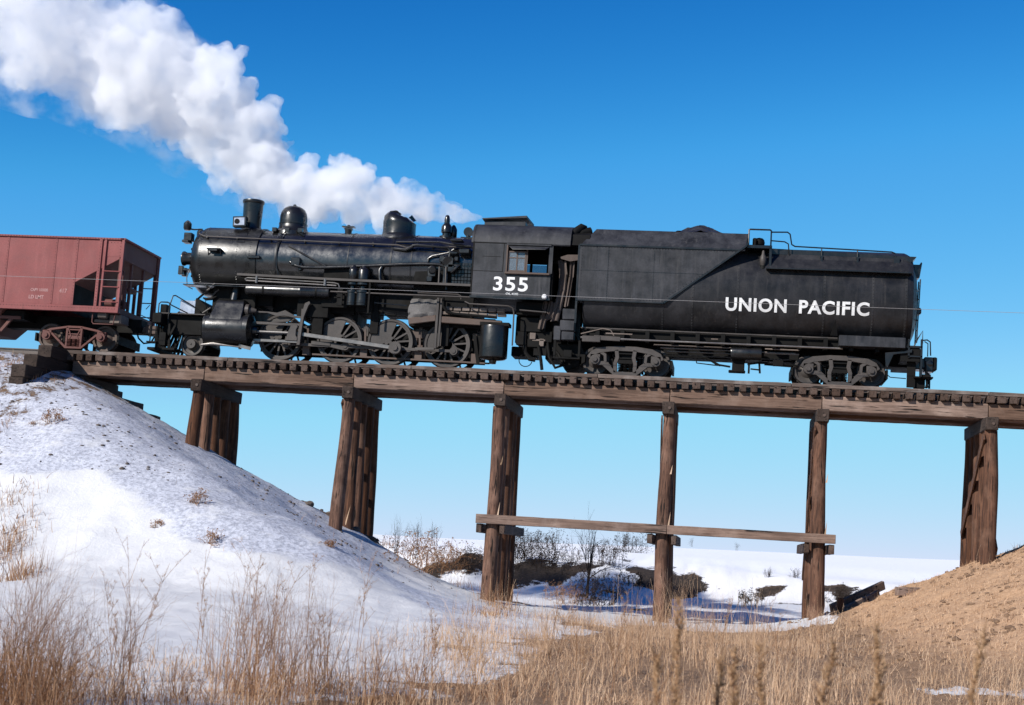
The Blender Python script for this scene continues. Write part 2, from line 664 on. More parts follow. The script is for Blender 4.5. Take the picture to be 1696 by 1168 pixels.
gx = axis(-900, 900, -20, 22, 0.14, 60)
gy = axis(-400, 1500, -32, 16, 0.14, 70)
GX, GY = np.meshgrid(gx, gy)
GZ = height(GX, GY)
nx, ny = len(gx), len(gy)
idx = np.arange(nx * ny).reshape(ny, nx)
F = np.stack([idx[:-1, :-1], idx[:-1, 1:], idx[1:, 1:], idx[1:, :-1]], -1).reshape(-1, 4)
gme = fast_mesh('ground', np.stack([GX, GY, GZ], -1).reshape(-1, 3), F4=F)

# what lies on the ground: 'snow' cover, 'thin' wind-scoured cover, 'tan' sandy soil
edge = 3.4 + 4.5 * fbm(GX * 0.35, GY * 0.35, 20.0, 4) + 0.10 * (GY + 14)
grassy = sstep(-1.8, 1.8, GX - edge) * sstep(-3.2, -6.0, GY + 1.2 * fbm(GX * 0.4, GY * 0.4, 21.0, 2))
fore = sstep(-21.5, -25.5, GY + 3.0 * fbm(GX * 0.3, GY * 0.3, 22.0, 3) * 2)
bankR = sstep(-0.5, 0.8, GX - 9.6 - 0.8 * fbm(GX * .5, GY * .5, 23.0, 2)) * sstep(4.5, 2.0, GY)
snow = 1 - np.clip(grassy * 0.80 + bankR, 0, 1)
snow = snow * (1 - 0.30 * fore)
leftedge = sstep(-12.0, -13.5, GX + 0.9 * fbm(GX * .8, GY * .8, 24.0, 3) * 2 - 0.15 * (GY + 6)) * sstep(2, 0, GY)
snow = snow * (1 - 0.46 * leftedge)
toe = np.exp(-((GX - 0.3 + 0.3 * (GY + 4)) / 2.2) ** 2) * np.exp(-((GY + 5.0) / 2.5) ** 2)
snow = snow * (1 - 0.45 * toe)
ridge = np.exp(-((GY - 0.9 - 0.5 * fbm(GX * .6, GY * .6, 27.0, 3)) / 1.1) ** 2) * sstep(-10.8, -9.4, GX) * sstep(-2.5, -4.0, GX)
snow = snow * (1 - 0.62 * ridge)
for cx, cy, rx, ry in ((10.6, -22.0, 1.3, .55), (7.4, -25.6, .9, .5), (8.9, -24.6, .7, .45), (6.4, -26.4, .6, .4), (12.2, -20.5, .8, .3)):
    snow = np.maximum(snow, 0.85 * np.exp(-(((GX - cx) / rx) ** 2 + ((GY - cy) / ry) ** 2)))
# bare earth breaks on the gully bank
dark = np.zeros_like(GX)
for cx, cy, rx, ry in ((-3.2, 24.5, 2.4, 2.0), (-1.0, 26, 1.5, 1.6), (0.8, 27.5, 1.6, 2.0), (3.1, 27, 1.5, 3.2), (-3.0, 30, 2.0, 1.0), (1.4, 31, 1.0, 1.0), (7.4, 22.5, 2.9, 1.2), (12.0, 22, 1.4, .8), (-8, 22, 3, 3), (2.3, 19.0, 2.0, 1.4), (5.0, 13.5, 2.4, .8), (-1.5, 14.5, 3.0, 1.0), (-5.5, 19, 2.5, 2.5), (16, 19, 2, 1)):
    dark = np.maximum(dark, np.exp(-(((GX - cx) / rx) ** 2 + ((GY - cy) / ry) ** 2)) * 1.15)
slope_y = np.gradient(GZ, axis=0) / np.gradient(GY, axis=0)
scarp = sstep(.20, .38, slope_y + .5 * fbm(GX * .5, GY * .5, 28.0, 3)) * (GY > 12) * (GY < 45) * sstep(18, 12, np.abs(GX - 1))
dark = np.clip(0.55 * dark * (dark > 0.12) + scarp * 1.0 + 1.5 * fbm(GX * 0.8, GY * 0.8, 25.0, 4) * ((dark > 0.12) | (scarp > .05)), 0, 1)
snow = snow * (1 - np.clip(dark * 0.80, 0, 1))
drift_line = np.interp(GX, [-30, -11, -9.5, -5.8, -3, 1], [-4.1, -4.1, -4.05, -5.5, -6.0, -6.9]) + 0.9 * fbm(GX * 0.6, GY * 0.6, 26.0, 5)
thin = sstep(-0.04, 0.08, GZ - drift_line) * (GX < 3) * sstep(8, 4, GY)
tan_ = np.clip(bankR * sstep(-7.0, -6.3, GZ) + grassy * 0.22, 0, 1)
for nm, arr in (('snow', snow), ('thin', thin), ('tan', tan_), ('dark', np.clip(dark * 1.6, 0, 1)), ('far_sunlift', sstep(16, 34, GY))):
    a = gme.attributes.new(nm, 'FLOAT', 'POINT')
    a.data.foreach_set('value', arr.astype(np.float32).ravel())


def ground_mat():
    m, nt, bs = new_mat('snow_and_dry_prairie_soil')

    def attr(n):
        a = nt.nodes.new('ShaderNodeAttribute')
        a.attribute_name = n
        return a.outputs['Fac']
    p = coords(nt)
    nA = noise(nt, p, 1.6, 8, 0.68)
    nB = noise(nt, p, 9, 8, 0.7)
    nC = noise(nt, p, 45, 5, 0.7)
    soil_b = mix(nt, ramp(nt, nB, 0.35, 0.65), (0.075, 0.047, 0.030), (0.21, 0.135, 0.085))
    soil_b = mix(nt, attr('dark'), soil_b, mix(nt, ramp(nt, nB, 0.35, 0.7), (0.010, 0.008, 0.0065), (0.06, 0.044, 0.034)))
    soil_t = mix(nt, ramp(nt, nB, 0.3, 0.7), (0.25, 0.145, 0.082), (0.50, 0.325, 0.198))
    soil_t = mix(nt, ramp(nt, nA, 0.45, 0.75, 0, 0.5), soil_t, (0.40, 0.26, 0.165))
    soil_t = mix(nt, ramp(nt, nC, 0.60, 0.66, 0, 0.85), soil_t, (0.06, 0.038, 0.024))
    soil_t = mix(nt, ramp(nt, nC, 0.30, 0.36, 0.6, 0), soil_t, (0.62, 0.43, 0.29))
    soil = mix(nt, attr('tan'), soil_b, soil_t)
    snowc = mix(nt, ramp(nt, nA, 0.3, 0.7), (0.52, 0.52, 0.53), (0.60, 0.597, 0.60))
    snowc = mix(nt, attr('far_sunlift'), snowc, (0.80, 0.80, 0.80))  # far snow cleaner, and lifted paler in colour to make up for grazing sun
    # scoured snow: grit and stems show through
    grit = ramp(nt, nB, 0.44, 0.60)
    scour = mix(nt, grit, (0.50, 0.515, 0.575), (0.29, 0.30, 0.345))
    scour = mix(nt, ramp(nt, nC, 0.60, 0.66, 0, 0.9), scour, (0.13, 0.10, 0.085))
    crust = noise(nt, coords(nt, (1.0, 1.0, 2.2)), 0.9, 7, 0.66)
    tf = nt.nodes.new('ShaderNodeMath')
    tf.operation = 'MULTIPLY'
    nt.links.new(attr('thin'), tf.inputs[0])
    nt.links.new(ramp(nt, crust, 0.55, 0.64, 1.0, 0.4), tf.inputs[1])
    snowc = mix(nt, tf.outputs[0], snowc, scour)
    # where snow covers the soil
    s = nt.nodes.new('ShaderNodeMath')
    s.operation = 'ADD'
    nt.links.new(attr('snow'), s.inputs[0])
    mixn = nt.nodes.new('ShaderNodeMath')
    mixn.operation = 'ADD'
    nt.links.new(ramp(nt, nA, 0, 1, -0.42, 0.42), mixn.inputs[0])
    nt.links.new(ramp(nt, nB, 0, 1, -0.22, 0.22), mixn.inputs[1])
    nt.links.new(mixn.outputs[0], s.inputs[1])
    cover = ramp(nt, s.outputs[0], 0.47, 0.53)
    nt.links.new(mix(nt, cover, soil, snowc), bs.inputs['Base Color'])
    nt.links.new(ramp(nt, cover, 0, 1, 0.95, 0.6), bs.inputs['Roughness'])
    bs.inputs['Specular IOR Level'].default_value = 0.2
    bump(nt, bs, nA, 0.30, 0.10)
    bump(nt, bs, nB, 0.45, 0.05)
    bump(nt, bs, nC, 0.4, 0.02)
    bump(nt, bs, cover, 0.5, 0.04)
    return m


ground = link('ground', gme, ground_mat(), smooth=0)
gme.shade_smooth()
tag(ground, kind='structure')

# ------------------------------------------------------------------ trestle
BENTS = [-9.65, -4.88, -0.22, 4.77, 9.21, 13.92, 18.6]
tr = empty('timber_trestle', (0, 0, -7.2))
tag(tr, 'long brown timber trestle bridge on pile bents carrying the train', 'bridge')

# ties: one mesh shared, every tie an object
tie_mb = MB().box(-0.102, 0.102, -1.5, 1.5, -0.10, 0.10)
tie0 = None
x = -14.05
tie_spots = []
while x < 22.0:
    tie_spots.append(x)
    x += 0.335 + rnd.uniform(-0.022, 0.022)
for k, x in enumerate(tie_spots):
    c = (x, rnd.uniform(-0.035, 0.035), -0.222 - rnd.uniform(0, .006))
    if tie0 is None:
        tie0 = tie_mb.build('tie', TIMY, tr, 0.012, 38, loc=(0, 0, 0))
        place(tie0, c, tr)
        o = tie0
    else:
        o = twin(tie0, tr, c)
    o.rotation_euler = (rnd.uniform(-.004, .004), rnd.uniform(-.02, .02), rnd.uniform(-.012, .012))
    if rnd.random() < 0.12:
        o.scale = (1.18, 1, 1)


def timber(name, p0, p1, w, h, mat, parent, sag=0.004, bev=0.014, n=14, up=(0, 0, 1)):
    """a sawn timber with slightly uneven faces"""
    p0, p1 = Vector(p0), Vector(p1)
    d = (p1 - p0)
    L = d.length
    d.normalize()
    a = d.cross(Vector(up)).normalized()
    b = a.cross(d).normalized()
    vs = []
    for i in range(n + 1):
        p = p0 + d * (L * i / n)
        for s, t in ((-1, -1), (1, -1), (1, 1), (-1, 1)):
            vs.append(p + a * (s * w / 2 + rnd.uniform(-sag, sag)) + b * (t * h / 2 + rnd.uniform(-sag, sag)))
    fs = []
    for i in range(n):
        for k in range(4):
            k2 = (k + 1) % 4
            fs.append((i * 4 + k, i * 4 + k2, i * 4 + 4 + k2, i * 4 + 4 + k))
    fs += [(3, 2, 1, 0), tuple(n * 4 + k for k in range(4))]
    return MB().add(vs, fs).build(name, mat, parent, bev, 38)


# guard timbers bolted over the tie ends, in lengths
for sy in (-1, 1):
    e = [-14.3, -8.9, -3.1, 2.6, 8.3, 13.9, 22.0]
    for a, b in zip(e[:-1], e[1:]):
        dz = rnd.uniform(-.006, .004)
        timber('guard_timber', (a + .004, sy * 1.37, -0.062 + dz), (b - .004, sy * 1.37, -0.062 + dz), 0.20, 0.118, GUARD, tr, 0.006)
# stringers
for y, w in ((-1.25, 0.22), (-0.87, 0.22), (-0.62, 0.22), (1.25, 0.22), (0.87, 0.22), (0.62, 0.22)):
    cuts = [-14.0] + [b + (0 if abs(y) > .7 else 0) for b in BENTS[0:6:1]] + [22.0]
    if abs(y) < 1.2:
        cuts = [-14.0, BENTS[1], BENTS[3], BENTS[5], 22.0]
    for a, b in zip(cuts[:-1], cuts[1:]):
        timber('stringer', (a + .005, y, -0.55), (b - .005, y, -0.55), w, 0.44, TIMX, tr, 0.006, 0.02)
# rails
for sy in (-1, 1):
    y = sy * 0.755
    MB().xprism([(y - .07, -.118), (y + .07, -.118), (y + .07, -.10), (y + .012, -.085), (y + .012, 0.012), (y + .036, .022), (y + .036, .055),
                 (y - .036, .055), (y - .036, .022), (y - .012, .012), (y - .012, -.085), (y - .07, -.10)], -60, 45).build('rail', RAILM, tr)


def pile(p0, p1, r0, r1, parent, seed, name='pile', mat=TIMZ, n=14, m=18):
    """a round pile, never quite straight, flats and swellings on it"""
    p0, p1 = Vector(p0), Vector(p1)
    vs = []
    for i in range(m + 1):
        t = i / m
        c = p0.lerp(p1, t)
        c.x += 0.05 * (vnoise(t * 2.2 + seed, seed * 1.7) - .5) * 1.4
        c.y += 0.05 * (vnoise(t * 2.2 + seed + 40, seed * 1.7) - .5)
        r = r0 * (1 - t) + r1 * t
        for k in range(n):
            th = 2 * PI * k / n
            rr = r * (1 + 0.14 * (vnoise(math.cos(th) * 1.6 + 5 + seed, math.sin(th) * 1.6 + 5, t * 3.0) - .5) + 0.05 * (vnoise(math.cos(th) * 5 + 9, math.sin(th) * 5 + seed, t * 9) - .5))
            vs.append((c.x + rr * math.cos(th), c.y + rr * math.sin(th), c.z))
    fs = []
    for i in range(m):
        for k in range(n):
            k2 = (k + 1) % n
            fs.append((i * n + k, i * n + k2, (i + 1) * n + k2, (i + 1) * n + k))
    fs += [tuple(range(n - 1, -1, -1)), tuple(range(m * n, m * n + n))]
    return MB().add(vs, fs).build(name, mat, parent, 0, 50)


def splinter(x, y, z, h, parent, lean=0.06):
    w = 0.05
    MB().add([(x, y, z), (x + w, y - .01, z), (x + lean + .01, y + .01, z + h), (x + w * .4, y + .04, z + .02)],
             [(0, 1, 2), (0, 2, 3), (1, 3, 2), (0, 3, 1)]).build('splinter', PALEW, parent, 0, 0)


for bi, bx in enumerate(BENTS):
    gzb = gz(bx, -2)
    be = empty('bent', (bx, 0, gzb), tr)
    top = -0.775
    timber('cap', (bx, -2.02, top - .19), (bx, 1.95, top - .19), 0.35, 0.37, DIMY, be, 0.008, 0.02, 8)
    # bolt plate on the cap end
    MB().cyl((bx + .03, -2.045, top - .19), (bx + .03, -2.0, top - .19), 0.045, n=10).build('bolt', RUST, be)
    ys = (-1.72, -0.86, 0.0, 0.86, 1.68)
    for k, y in enumerate(ys):
        bat = (-0.5, -0.12, 0.0, 0.12, 0.45)[k] * (min(1.0, (-gzb - 1.0) / 6.0))
        xb = bx + rnd.uniform(-.05, .05)
        yb = y + bat
        zb = gz(xb, yb) - 0.8
        r = 0.198 if k in (0, 4) else 0.178
        pile((xb, yb, zb), (bx + rnd.uniform(-.02, .02), y, top - .375), r * 1.10, r * .93, be, bi * 7.3 + k * 1.9)
    hgt = top - .375 - gzb
    if bi >= 4:
        # sway planks crossing on both sides of the bent
        timber('sway_brace', (bx - .205, -1.9, top - .55), (bx - .22, 1.75, gzb + .25 + .15 * hgt), 0.25, 0.06, TIMZ, be, 0.004, 0.008, 8, (1, 0, 0.01))
        timber('sway_brace', (bx + .20, 1.75, top - .55), (bx + .21, -1.85, gzb + .3), 0.25, 0.06, TIMZ, be, 0.004, 0.008, 8, (1, 0, 0.01))
    elif bi in (1, 2, 3):
        timber('sway_brace', (bx - .185, -1.85, top - .45), (bx - .195, 1.8, gzb + .8), 0.20, 0.05, TIMZ, be, 0.004, 0.008, 8, (1, 0, 0.01))
    if bi in (2, 3, 4):
        for s in (-1, 1):
            timber('sash_clamp', (bx + s * .345, -2.30, -4.79), (bx + s * .345, 2.1, -4.79), 0.15, 0.27, TIMY, be, 0.006, 0.012, 8)
        splinter(bx + .14, -2.12, -4.4, 0.42, be)
        splinter(bx + .13, -2.03, -2.9, 0.28, be, .06)
    if bi == 1:
        splinter(bx + .2, -1.95, gzb + .15, 0.62, be, .14)
# long sash girt lying on the clamps across three bents
gt = empty('sash_girt', (4.5, -2.36, -4.52), tr)
timber('plank', (-0.66, -2.30, -4.52), (4.9, -2.30, -4.51), 0.13, 0.265, TIMX, gt, 0.005, 0.01, 16)
timber('plank', (4.91, -2.30, -4.51), (9.66, -2.30, -4.50), 0.13, 0.255, TIMX, gt, 0.005, 0.01, 16)

# timber bulkhead that holds back the left fill
bk = empty('timber_bulkhead', (-14.4, 0, -2.4))
tag(bk, 'stacked dark timbers of the bulkhead at the left end of the trestle', 'retaining wall')
zt = -0.02
for k, (y0, y1, dx) in enumerate(((-2.62, 2.3, 0.0), (-3.5, 2.6, 0.0), (-4.25, 3.1, 0.02), (-4.3, 3.6, 0.0), (-3.4, 4.0, .01))):
    h = 0.40
    timber('timber', (-14.36 + dx, y0, zt - h / 2), (-14.36 + dx, y1, zt - h / 2), 0.46, h - .012, DIMY, bk, 0.01, 0.02, 8)
    zt -= h
timber('timber', (-13.72, -1.35, -0.98), (-13.72, 1.35, -0.98), 0.34, 0.40, DIMY, bk, 0.01, 0.02, 6)
for y in (-1.9, 0, 1.9):
    timber('timber', (-13.98, y, -3.6), (-13.98, y, -1.2), 0.3, 0.3, TIMZ, bk, 0.01, 0.02, 6, (1, 0, 0))
timber('timber', (-13.55, -1.3, -1.38), (-13.55, 3.2, -1.38), 0.36, 0.36, DIMY, bk, 0.01, 0.02, 6)
timber('timber', (-13.1, 1.2, -1.75), (-13.1, 3.7, -1.75), 0.38, 0.36, DIMY, bk, 0.01, 0.02, 6)

# ballast timbers and the odd sleepers that stick out of the right bank
rp = empty('half_buried_plank_wall', (10.2, -0.3, -6.4))
tag(rp, 'half buried dark plank wall at the foot of the sandy right bank', 'planks')
for i, (x0, z0, x1, z1) in enumerate(((9.7, -6.75, 11.2, -6.0), (9.75, -6.5, 11.4, -5.72))):
    timber('plank', (x0, -0.6 + i * .5, z0), (x1, 0.8 + i * .7, z1), 0.12, 0.26, TIMX, rp, 0.006, 0.01, 6)
timber('stake', (9.95, -1.0, -7.2), (9.95, -1.0, -6.15), 0.16, 0.18, TIMZ, rp, 0.006, 0.01, 6, (1, 0, 0))
sb = timber('old_sleeper', (11.30, -3.0, gz(11.9, -2.9) - .08), (12.3, -2.7, gz(11.9, -2.9) - .06), 0.24, 0.24, TIMX, None, 0.008, 0.015, 6)
tag(sb, 'short weathered sleeper end sticking out of the sandy right bank', 'timber')

# ------------------------------------------------------------------ rolling stock: shared pieces
RT = 0.055            # rail top


def wheel_mesh(mb, c, r, side, plate=0.02, n=40):
    """a plain disc wheel with flange; side -1 faces the camera"""
    cx, cy, cz = c
    s = side
    prof = [(0.0, 0.09 * s), (0.09, 0.09 * s), (0.10, 0.055 * s), (0.17, 0.03 * s), (r * .55, -plate * s), (r - .085, 0.0), (r - .075, 0.062 * s), (r - .01, 0.068 * s),
            (r, 0.055 * s), (r + .004, -0.04 * s), (r + .028, -0.055 * s), (r + .028, -0.075 * s), (r - .07, -0.085 * s), (0.1, -0.085 * s), (0, -.085 * s)]
    mb.lathe(prof, (cx, cy, cz), 'Y', n)
    return mb


def truck(parent, cx, style, frame_mat, base_wheel=0.915, r=0.42):
    zc = RT + r
    t = empty('truck', (cx, 0, RT), parent)
    for s in (-1, 1):
        for dx in (-base_wheel, base_wheel):
            wheel_mesh(MB(), (cx + dx, s * 0.765, zc), r, s).build('wheel', RUST if style == 'arch' else STEEL, t, 0, 40)
        y0, y1 = (-1.12, -1.0) if s < 0 else (1.0, 1.12)
        f = MB()
        q = lambda pts: [(cx + a, zc + b) for a, b in pts]
        if style == 'cast':
            f.stroke(q([(-1.12, .06), (-1.0, .2), (-.78, .30), (-.3, .365), (.3, .365), (.78, .30), (1.0, .2), (1.12, .06)]), [.10, .15, .17, .15, .15, .17, .15, .10], y0, y1)
            f.stroke(q([(-.98, -.10), (-.66, -.10), (-.50, -.22), (-.30, -.40), (.30, -.40), (.50, -.22), (.66, -.10), (.98, -.10)]), [.10, .13, .15, .13, .13, .15, .13, .10], y0, y1)
            for k in (-1, 1):
                f.stroke(q([(k * .28, .33), (k * .245, .10), (k * .30, -.08), (k * .29, -.37)]), .115, y0, y1)
                f.stroke(q([(k * .80, .27), (k * .62, .16), (k * .60, -.08)]), .09, y0 + .01, y1 - .01)
                f.stroke(q([(k * .60, -.06), (k * .42, -.20)]), .07, y0 + .01, y1 - .01)
        else:
            f.stroke(q([(-1.02, .10), (-.80, .20), (-.22, .30), (.22, .30), (.80, .20), (1.02, .10)]), .07, y0, y1)
            f.stroke(q([(-1.0, .02), (-.74, .06), (-.26, -.36), (.26, -.36), (.74, .06), (1.0, .02)]), .07, y0, y1)
            for k in (-1, 1):
                f.stroke(q([(k * .24, .30), (k * .24, -.34)]), .07, y0, y1)
                f.stroke(q([(k * .22, .28), (k * .10, .02), (k * .16, -.1)]), .04, y0, y1)
        f.build('side_frame', frame_mat, t, 0.008)
        b = MB()
        for dx in (-base_wheel, base_wheel):
            b.cyl((cx + dx, y0 - .05, zc), (cx + dx, y1, zc), .15, n=14)
            b.cyl((cx + dx, y0 - .10 if s < 0 else y1 + .10, zc), (cx + dx, y0, zc), .075, n=10)
            b.box(cx + dx - .15, cx + dx + .15, y0 + .0, y1 + .01, zc - .05, zc + .17)
        b.build('journal_box', STEEL if style == 'cast' else frame_mat, t, 0.008)
        sp = MB()
        for dx in (-.16, 0, .16):
            for zz in np.arange(-.34, -.08, .045):
                sp.lathe([(.055, 0), (.075, .012), (.055, .026)], (cx + dx, (y0 + y1) / 2, zc + zz), 'Z', 10)
        for zz in (.20, .06, -.06):
            sp.box(cx - .26, cx + .26, y0 + .02, y1 - .02, zc + zz, zc + zz + .035)
        sp.box(cx - .22, cx + .22, y0 + .015, y1 - .015, zc - .08, zc + .03)
        sp.build('spring', SOOT if style == 'cast' else frame_mat, t)
    for dx in (-base_wheel, base_wheel):
        MB().cyl((cx + dx, -1.02, zc), (cx + dx, 1.02, zc), .075, n=12).build('axle', RUST, t)
    MB().box(cx - .2, cx + .2, -1.0, 1.0, zc + .03, zc + .36).build('bolster', SOOT, t)
    br = MB()
    for dx in (-base_wheel - .46, base_wheel + .46, -.42, .42):
        br.box(cx + dx - .03, cx + dx + .03, -.9, .9, zc - .16, zc + .10)
    br.build('brake_beam', SOOT, t)
    return t


def rivet_rows(rows, name, mat, parent, r=0.013, step=0.085):
    """rows: (p0, p1, outward normal) - small domed heads standing along a seam"""
    m = MB()
    for p0, p1, nn in rows:
        p0, p1, nn = Vector(p0), Vector(p1), Vector(nn).normalized()
        L = (p1 - p0).length
        k = max(1, int(L / step))
        a = nn.orthogonal().normalized()
        b = nn.cross(a)
        for i in range(k + 1):
            p = p0.lerp(p1, i / k)
            ring = [p + (a * math.cos(t) + b * math.sin(t)) * r for t in (0, PI / 2, PI, 1.5 * PI)]
            m.add(ring + [p + nn * r * .9], [(0, 1, 4), (1, 2, 4), (2, 3, 4), (3, 0, 4)])
    return m.build(name, mat, parent, 0, 0, kind='stuff')


def text_part(name, body, size, mat, parent, origin, xdir, updir, weight=0.0, spacing=1.0, depth=0.004, width=None, wrap=None):
    """flat painted lettering; width stretches it to a measured length, wrap lays it on a curved plate"""
    cu = bpy.data.curves.new(name, 'FONT')
    cu.body = body
    cu.size = size
    cu.space_character = spacing
    cu.offset = weight
    cu.extrude = depth
    cu.resolution_u = 6
    tmp = bpy.data.objects.new(name + '_tmp', cu)
    COL.objects.link(tmp)
    dg = bpy.context.evaluated_depsgraph_get()
    me = bpy.data.meshes.new_from_object(tmp.evaluated_get(dg))
    bpy.data.objects.remove(tmp)
    bpy.data.curves.remove(cu)
    V = np.array([v.co[:] for v in me.vertices])
    w0, w1 = V[:, 0].min(), V[:, 0].max()
    h0 = V[:, 1].min()
    kx = (width / (w1 - w0)) if width else 1.0
    X, U = Vector(xdir).normalized(), Vector(updir).normalized()
    Nn = X.cross(U)
    o = Vector(origin)
    for v in me.vertices:
        a, b, c = v.co
        p = o + X * ((a - w0) * kx) + U * b + Nn * c
        if wrap:
            p = wrap(p, c)
        v.co = p - o
    return link(name, me, mat, parent, o, 0, 0)


# ------------------------------------------------------------------ locomotive
eng = empty('steam_locomotive', (-6.0, 0, RT))
tag(eng, 'black steam locomotive numbered 355 with spoked drivers, domes and broken dome top', 'locomotive')
AX = 3.22             # boiler axis height

# boiler barrel
MB().lathe([(0, -10.74), (.50, -10.73), (.58, -10.68), (.62, -10.66), (.93, -10.60), (1.03, -10.50), (1.11, -10.36), (1.13, -10.28), (1.13, -8.5)], (0, 0, AX), 'X', 72).build('smokebox', BLACK, eng, 0, 30)
MB().lathe([(1.09, -8.5), (1.09, -3.42), (1.06, -1.40)], (0, 0, AX), 'X', 72).build('boiler_barrel', BOILER, eng, 0, 30)
for x, w, r in ((-8.46, .09, 1.142), (-7.79, .05, 1.106), (-5.45, .035, 1.102), (-4.08, .06, 1.106), (-3.43, .05, 1.10)):
    MB().lathe([(r, x - w / 2), (r, x + w / 2)], (0, 0, AX), 'X', 72).build('boiler_band', BLACK, eng, 0, 30)
rivet_rows([((-8.62, -1.13 * math.cos(t), AX + 1.13 * math.sin(t)), (-8.62, -1.13 * math.cos(t + .07), AX + 1.13 * math.sin(t + .07)), (0, -math.cos(t), math.sin(t))) for t in np.arange(-.8, 1.3, .14)]
           + [((-9.05, -1.13 * math.cos(t), AX + 1.13 * math.sin(t)), (-9.05, -1.13 * math.cos(t + .07), AX + 1.13 * math.sin(t + .07)), (0, -math.cos(t), math.sin(t))) for t in np.arange(-.8, 1.0, .16)]
           + [((-10.25, -1.13 * math.cos(t), AX + 1.13 * math.sin(t)), (-10.25, -1.13 * math.cos(t + .07), AX + 1.13 * math.sin(t + .07)), (0, -math.cos(t), math.sin(t))) for t in np.arange(-.9, 1.3, .14)], 'rivet', BLACK, eng, .018, .12)
# smokebox doubling plate under the stack
t0 = [(-1.145 * math.cos(a), AX + 1.145 * math.sin(a)) for a in np.linspace(.45, 1.45, 10)]
t1 = [(-1.12 * math.cos(a), AX + 1.12 * math.sin(a)) for a in np.linspace(1.45, .45, 10)]
MB().xprism(t0 + t1, -9.12, -8.85).build('saddle_strap', BLACK, eng)
# front: clips, headlight, marker lamps
f = MB()
for a in np.linspace(0, 2 * PI, 14, endpoint=False):
    f.bar((-10.70, .60 * math.cos(a), AX + .60 * math.sin(a)), (-10.70, .72 * math.cos(a), AX + .72 * math.sin(a)), .05, .05, (1, 0, 0))
f.build('smokebox_clip', SOOT, eng)
hl = MB()
hl.lathe([(0, -11.20), (.20, -11.22), (.235, -11.20), (.24, -11.15), (.20, -11.08), (.20, -10.78), (.1, -10.72)], (0, 0, AX + .10), 'X', 24).build('headlight', BLACK, eng)
MB().lathe([(0, -11.225), (.18, -11.222)], (0, 0, AX + .10), 'X', 24).build('headlight_lens', GLASS, eng)
MB().box(-11.25, -10.7, -.22, .22, AX - .32, AX - .26).box(-10.92, -10.70, -.16, .16, AX - .26, AX - .12).box(-11.25, -11.10, -.24, -.10, AX - .46, AX - .18).box(-11.25, -11.10, .10, .24, AX - .46, AX - .18).build('headlight_bracket', BLACK, eng, .01)
for s in (-1, 1):
    cx, cy, cz = -10.92, s * .62, 4.28
    mk = MB().lathe([(0, -.15), (.09, -.15), (.13, -.09), (.13, .07), (.08, .13), (.03, .17), (0, .17)], (cx, cy, cz), 'Z', 14).build('marker_lamp', BLACK, eng)
    MB().tube([(cx, cy, cz - .1), (cx + .25, cy, cz - .12), (cx + .5, cy * 1.0, cz - .1)], .025, 6).build('lamp_bracket', BLACK, eng)
    MB().box(-10.98, -10.72, s * .58 - .14, s * .58 + .14, 3.78, 4.04).box(-11.02, -10.80, s * .58 - .18, s * .58 + .18, 3.72, 3.80).build('number_lamp', BLACK, eng, .015)
MB().tube([(-10.76, -.42, 3.0), (-10.82, -.55, 2.6), (-10.72, -.7, 2.3), (-10.5, -.8, 2.2)], .016, 6).build('front_pipe', BLACK, eng)
# smokebox step with its little ladder rail
MB().box(-9.98, -9.52, -1.30, -1.0, 3.42, 3.46).box(-9.90, -9.62, -1.31, -1.28, 3.36, 3.46).bar((-9.95, -1.22, 3.42), (-9.95, -1.10, 3.22), .03, .03).bar((-9.55, -1.22, 3.42), (-9.55, -1.10, 3.22), .03, .03).build('smokebox_step', BLACK, eng, .008)
# stack
MB().lathe([(.50, 4.20), (.42, 4.30), (.33, 4.36), (.30, 4.46), (.30, 4.55), (.322, 5.18), (.345, 5.20), (.355, 5.25), (.345, 5.30), (.30, 5.30), (.28, 5.0), (.26, 4.5), (0, 4.45)], (-9.0, 0, 0), 'Z', 40).build('smokestack', BLACK, eng)
# number board lamp beside the stack
nb = MB().box(-9.42, -8.98, -.66, -.42, 4.30, 4.64).build('indicator_box', BLACK, eng, .012)
nb.rotation_euler = (0, math.radians(-3), 0)
MB().box(-9.37, -9.03, -.678, -.662, 4.35, 4.59).build('indicator_face', PALE, nb)
MB().cyl((-9.27, -.69, 4.47), (-9.27, -.678, 4.47), .085, n=16).build('indicator_lens', SOOT, nb)
# sand dome
MB().lathe([(.62, 4.12), (.60, 4.26), (.50, 4.34), (.455, 4.44), (.445, 4.52), (.46, 4.53), (.46, 4.57), (.44, 4.58), (.44, 4.80), (.41, 4.93), (.34, 5.05), (.22, 5.13), (.06, 5.165), (.05, 5.20), (.03, 5.22), (0, 5.22)], (-7.62, 0, 0), 'Z', 40).build('sand_dome', BLACK, eng)
sp = MB()
for dx in (-.42, .0, .42):
    sp.box(-7.62 + dx - .07, -7.62 + dx + .07, -.62, -.44, 4.20, 4.32)
sp.tube([(-7.35, -.52, 4.26), (-7.0, -.75, 4.05)], .02, 6)
sp.tube([(-7.66, -.55, 4.24), (-7.70, -.90, 3.98), (-7.74, -1.10, 3.5), (-7.72, -1.10, 3.0), (-7.6, -1.08, 2.6)], .02, 6)
sp.build('sand_pipe', BLACK, eng)
# fitting on the boiler top
MB().cyl((-5.78, 0, 4.28), (-5.78, 0, 4.46), .10, .12, 12).box(-5.98, -5.58, -.1, .1, 4.52, 4.555).cyl((-5.78, 0, 4.44), (-5.78, 0, 4.60), .05, n=8).box(-5.9, -5.66, -.09, .09, 4.44, 4.5).build('top_check_valve', BLACK, eng)
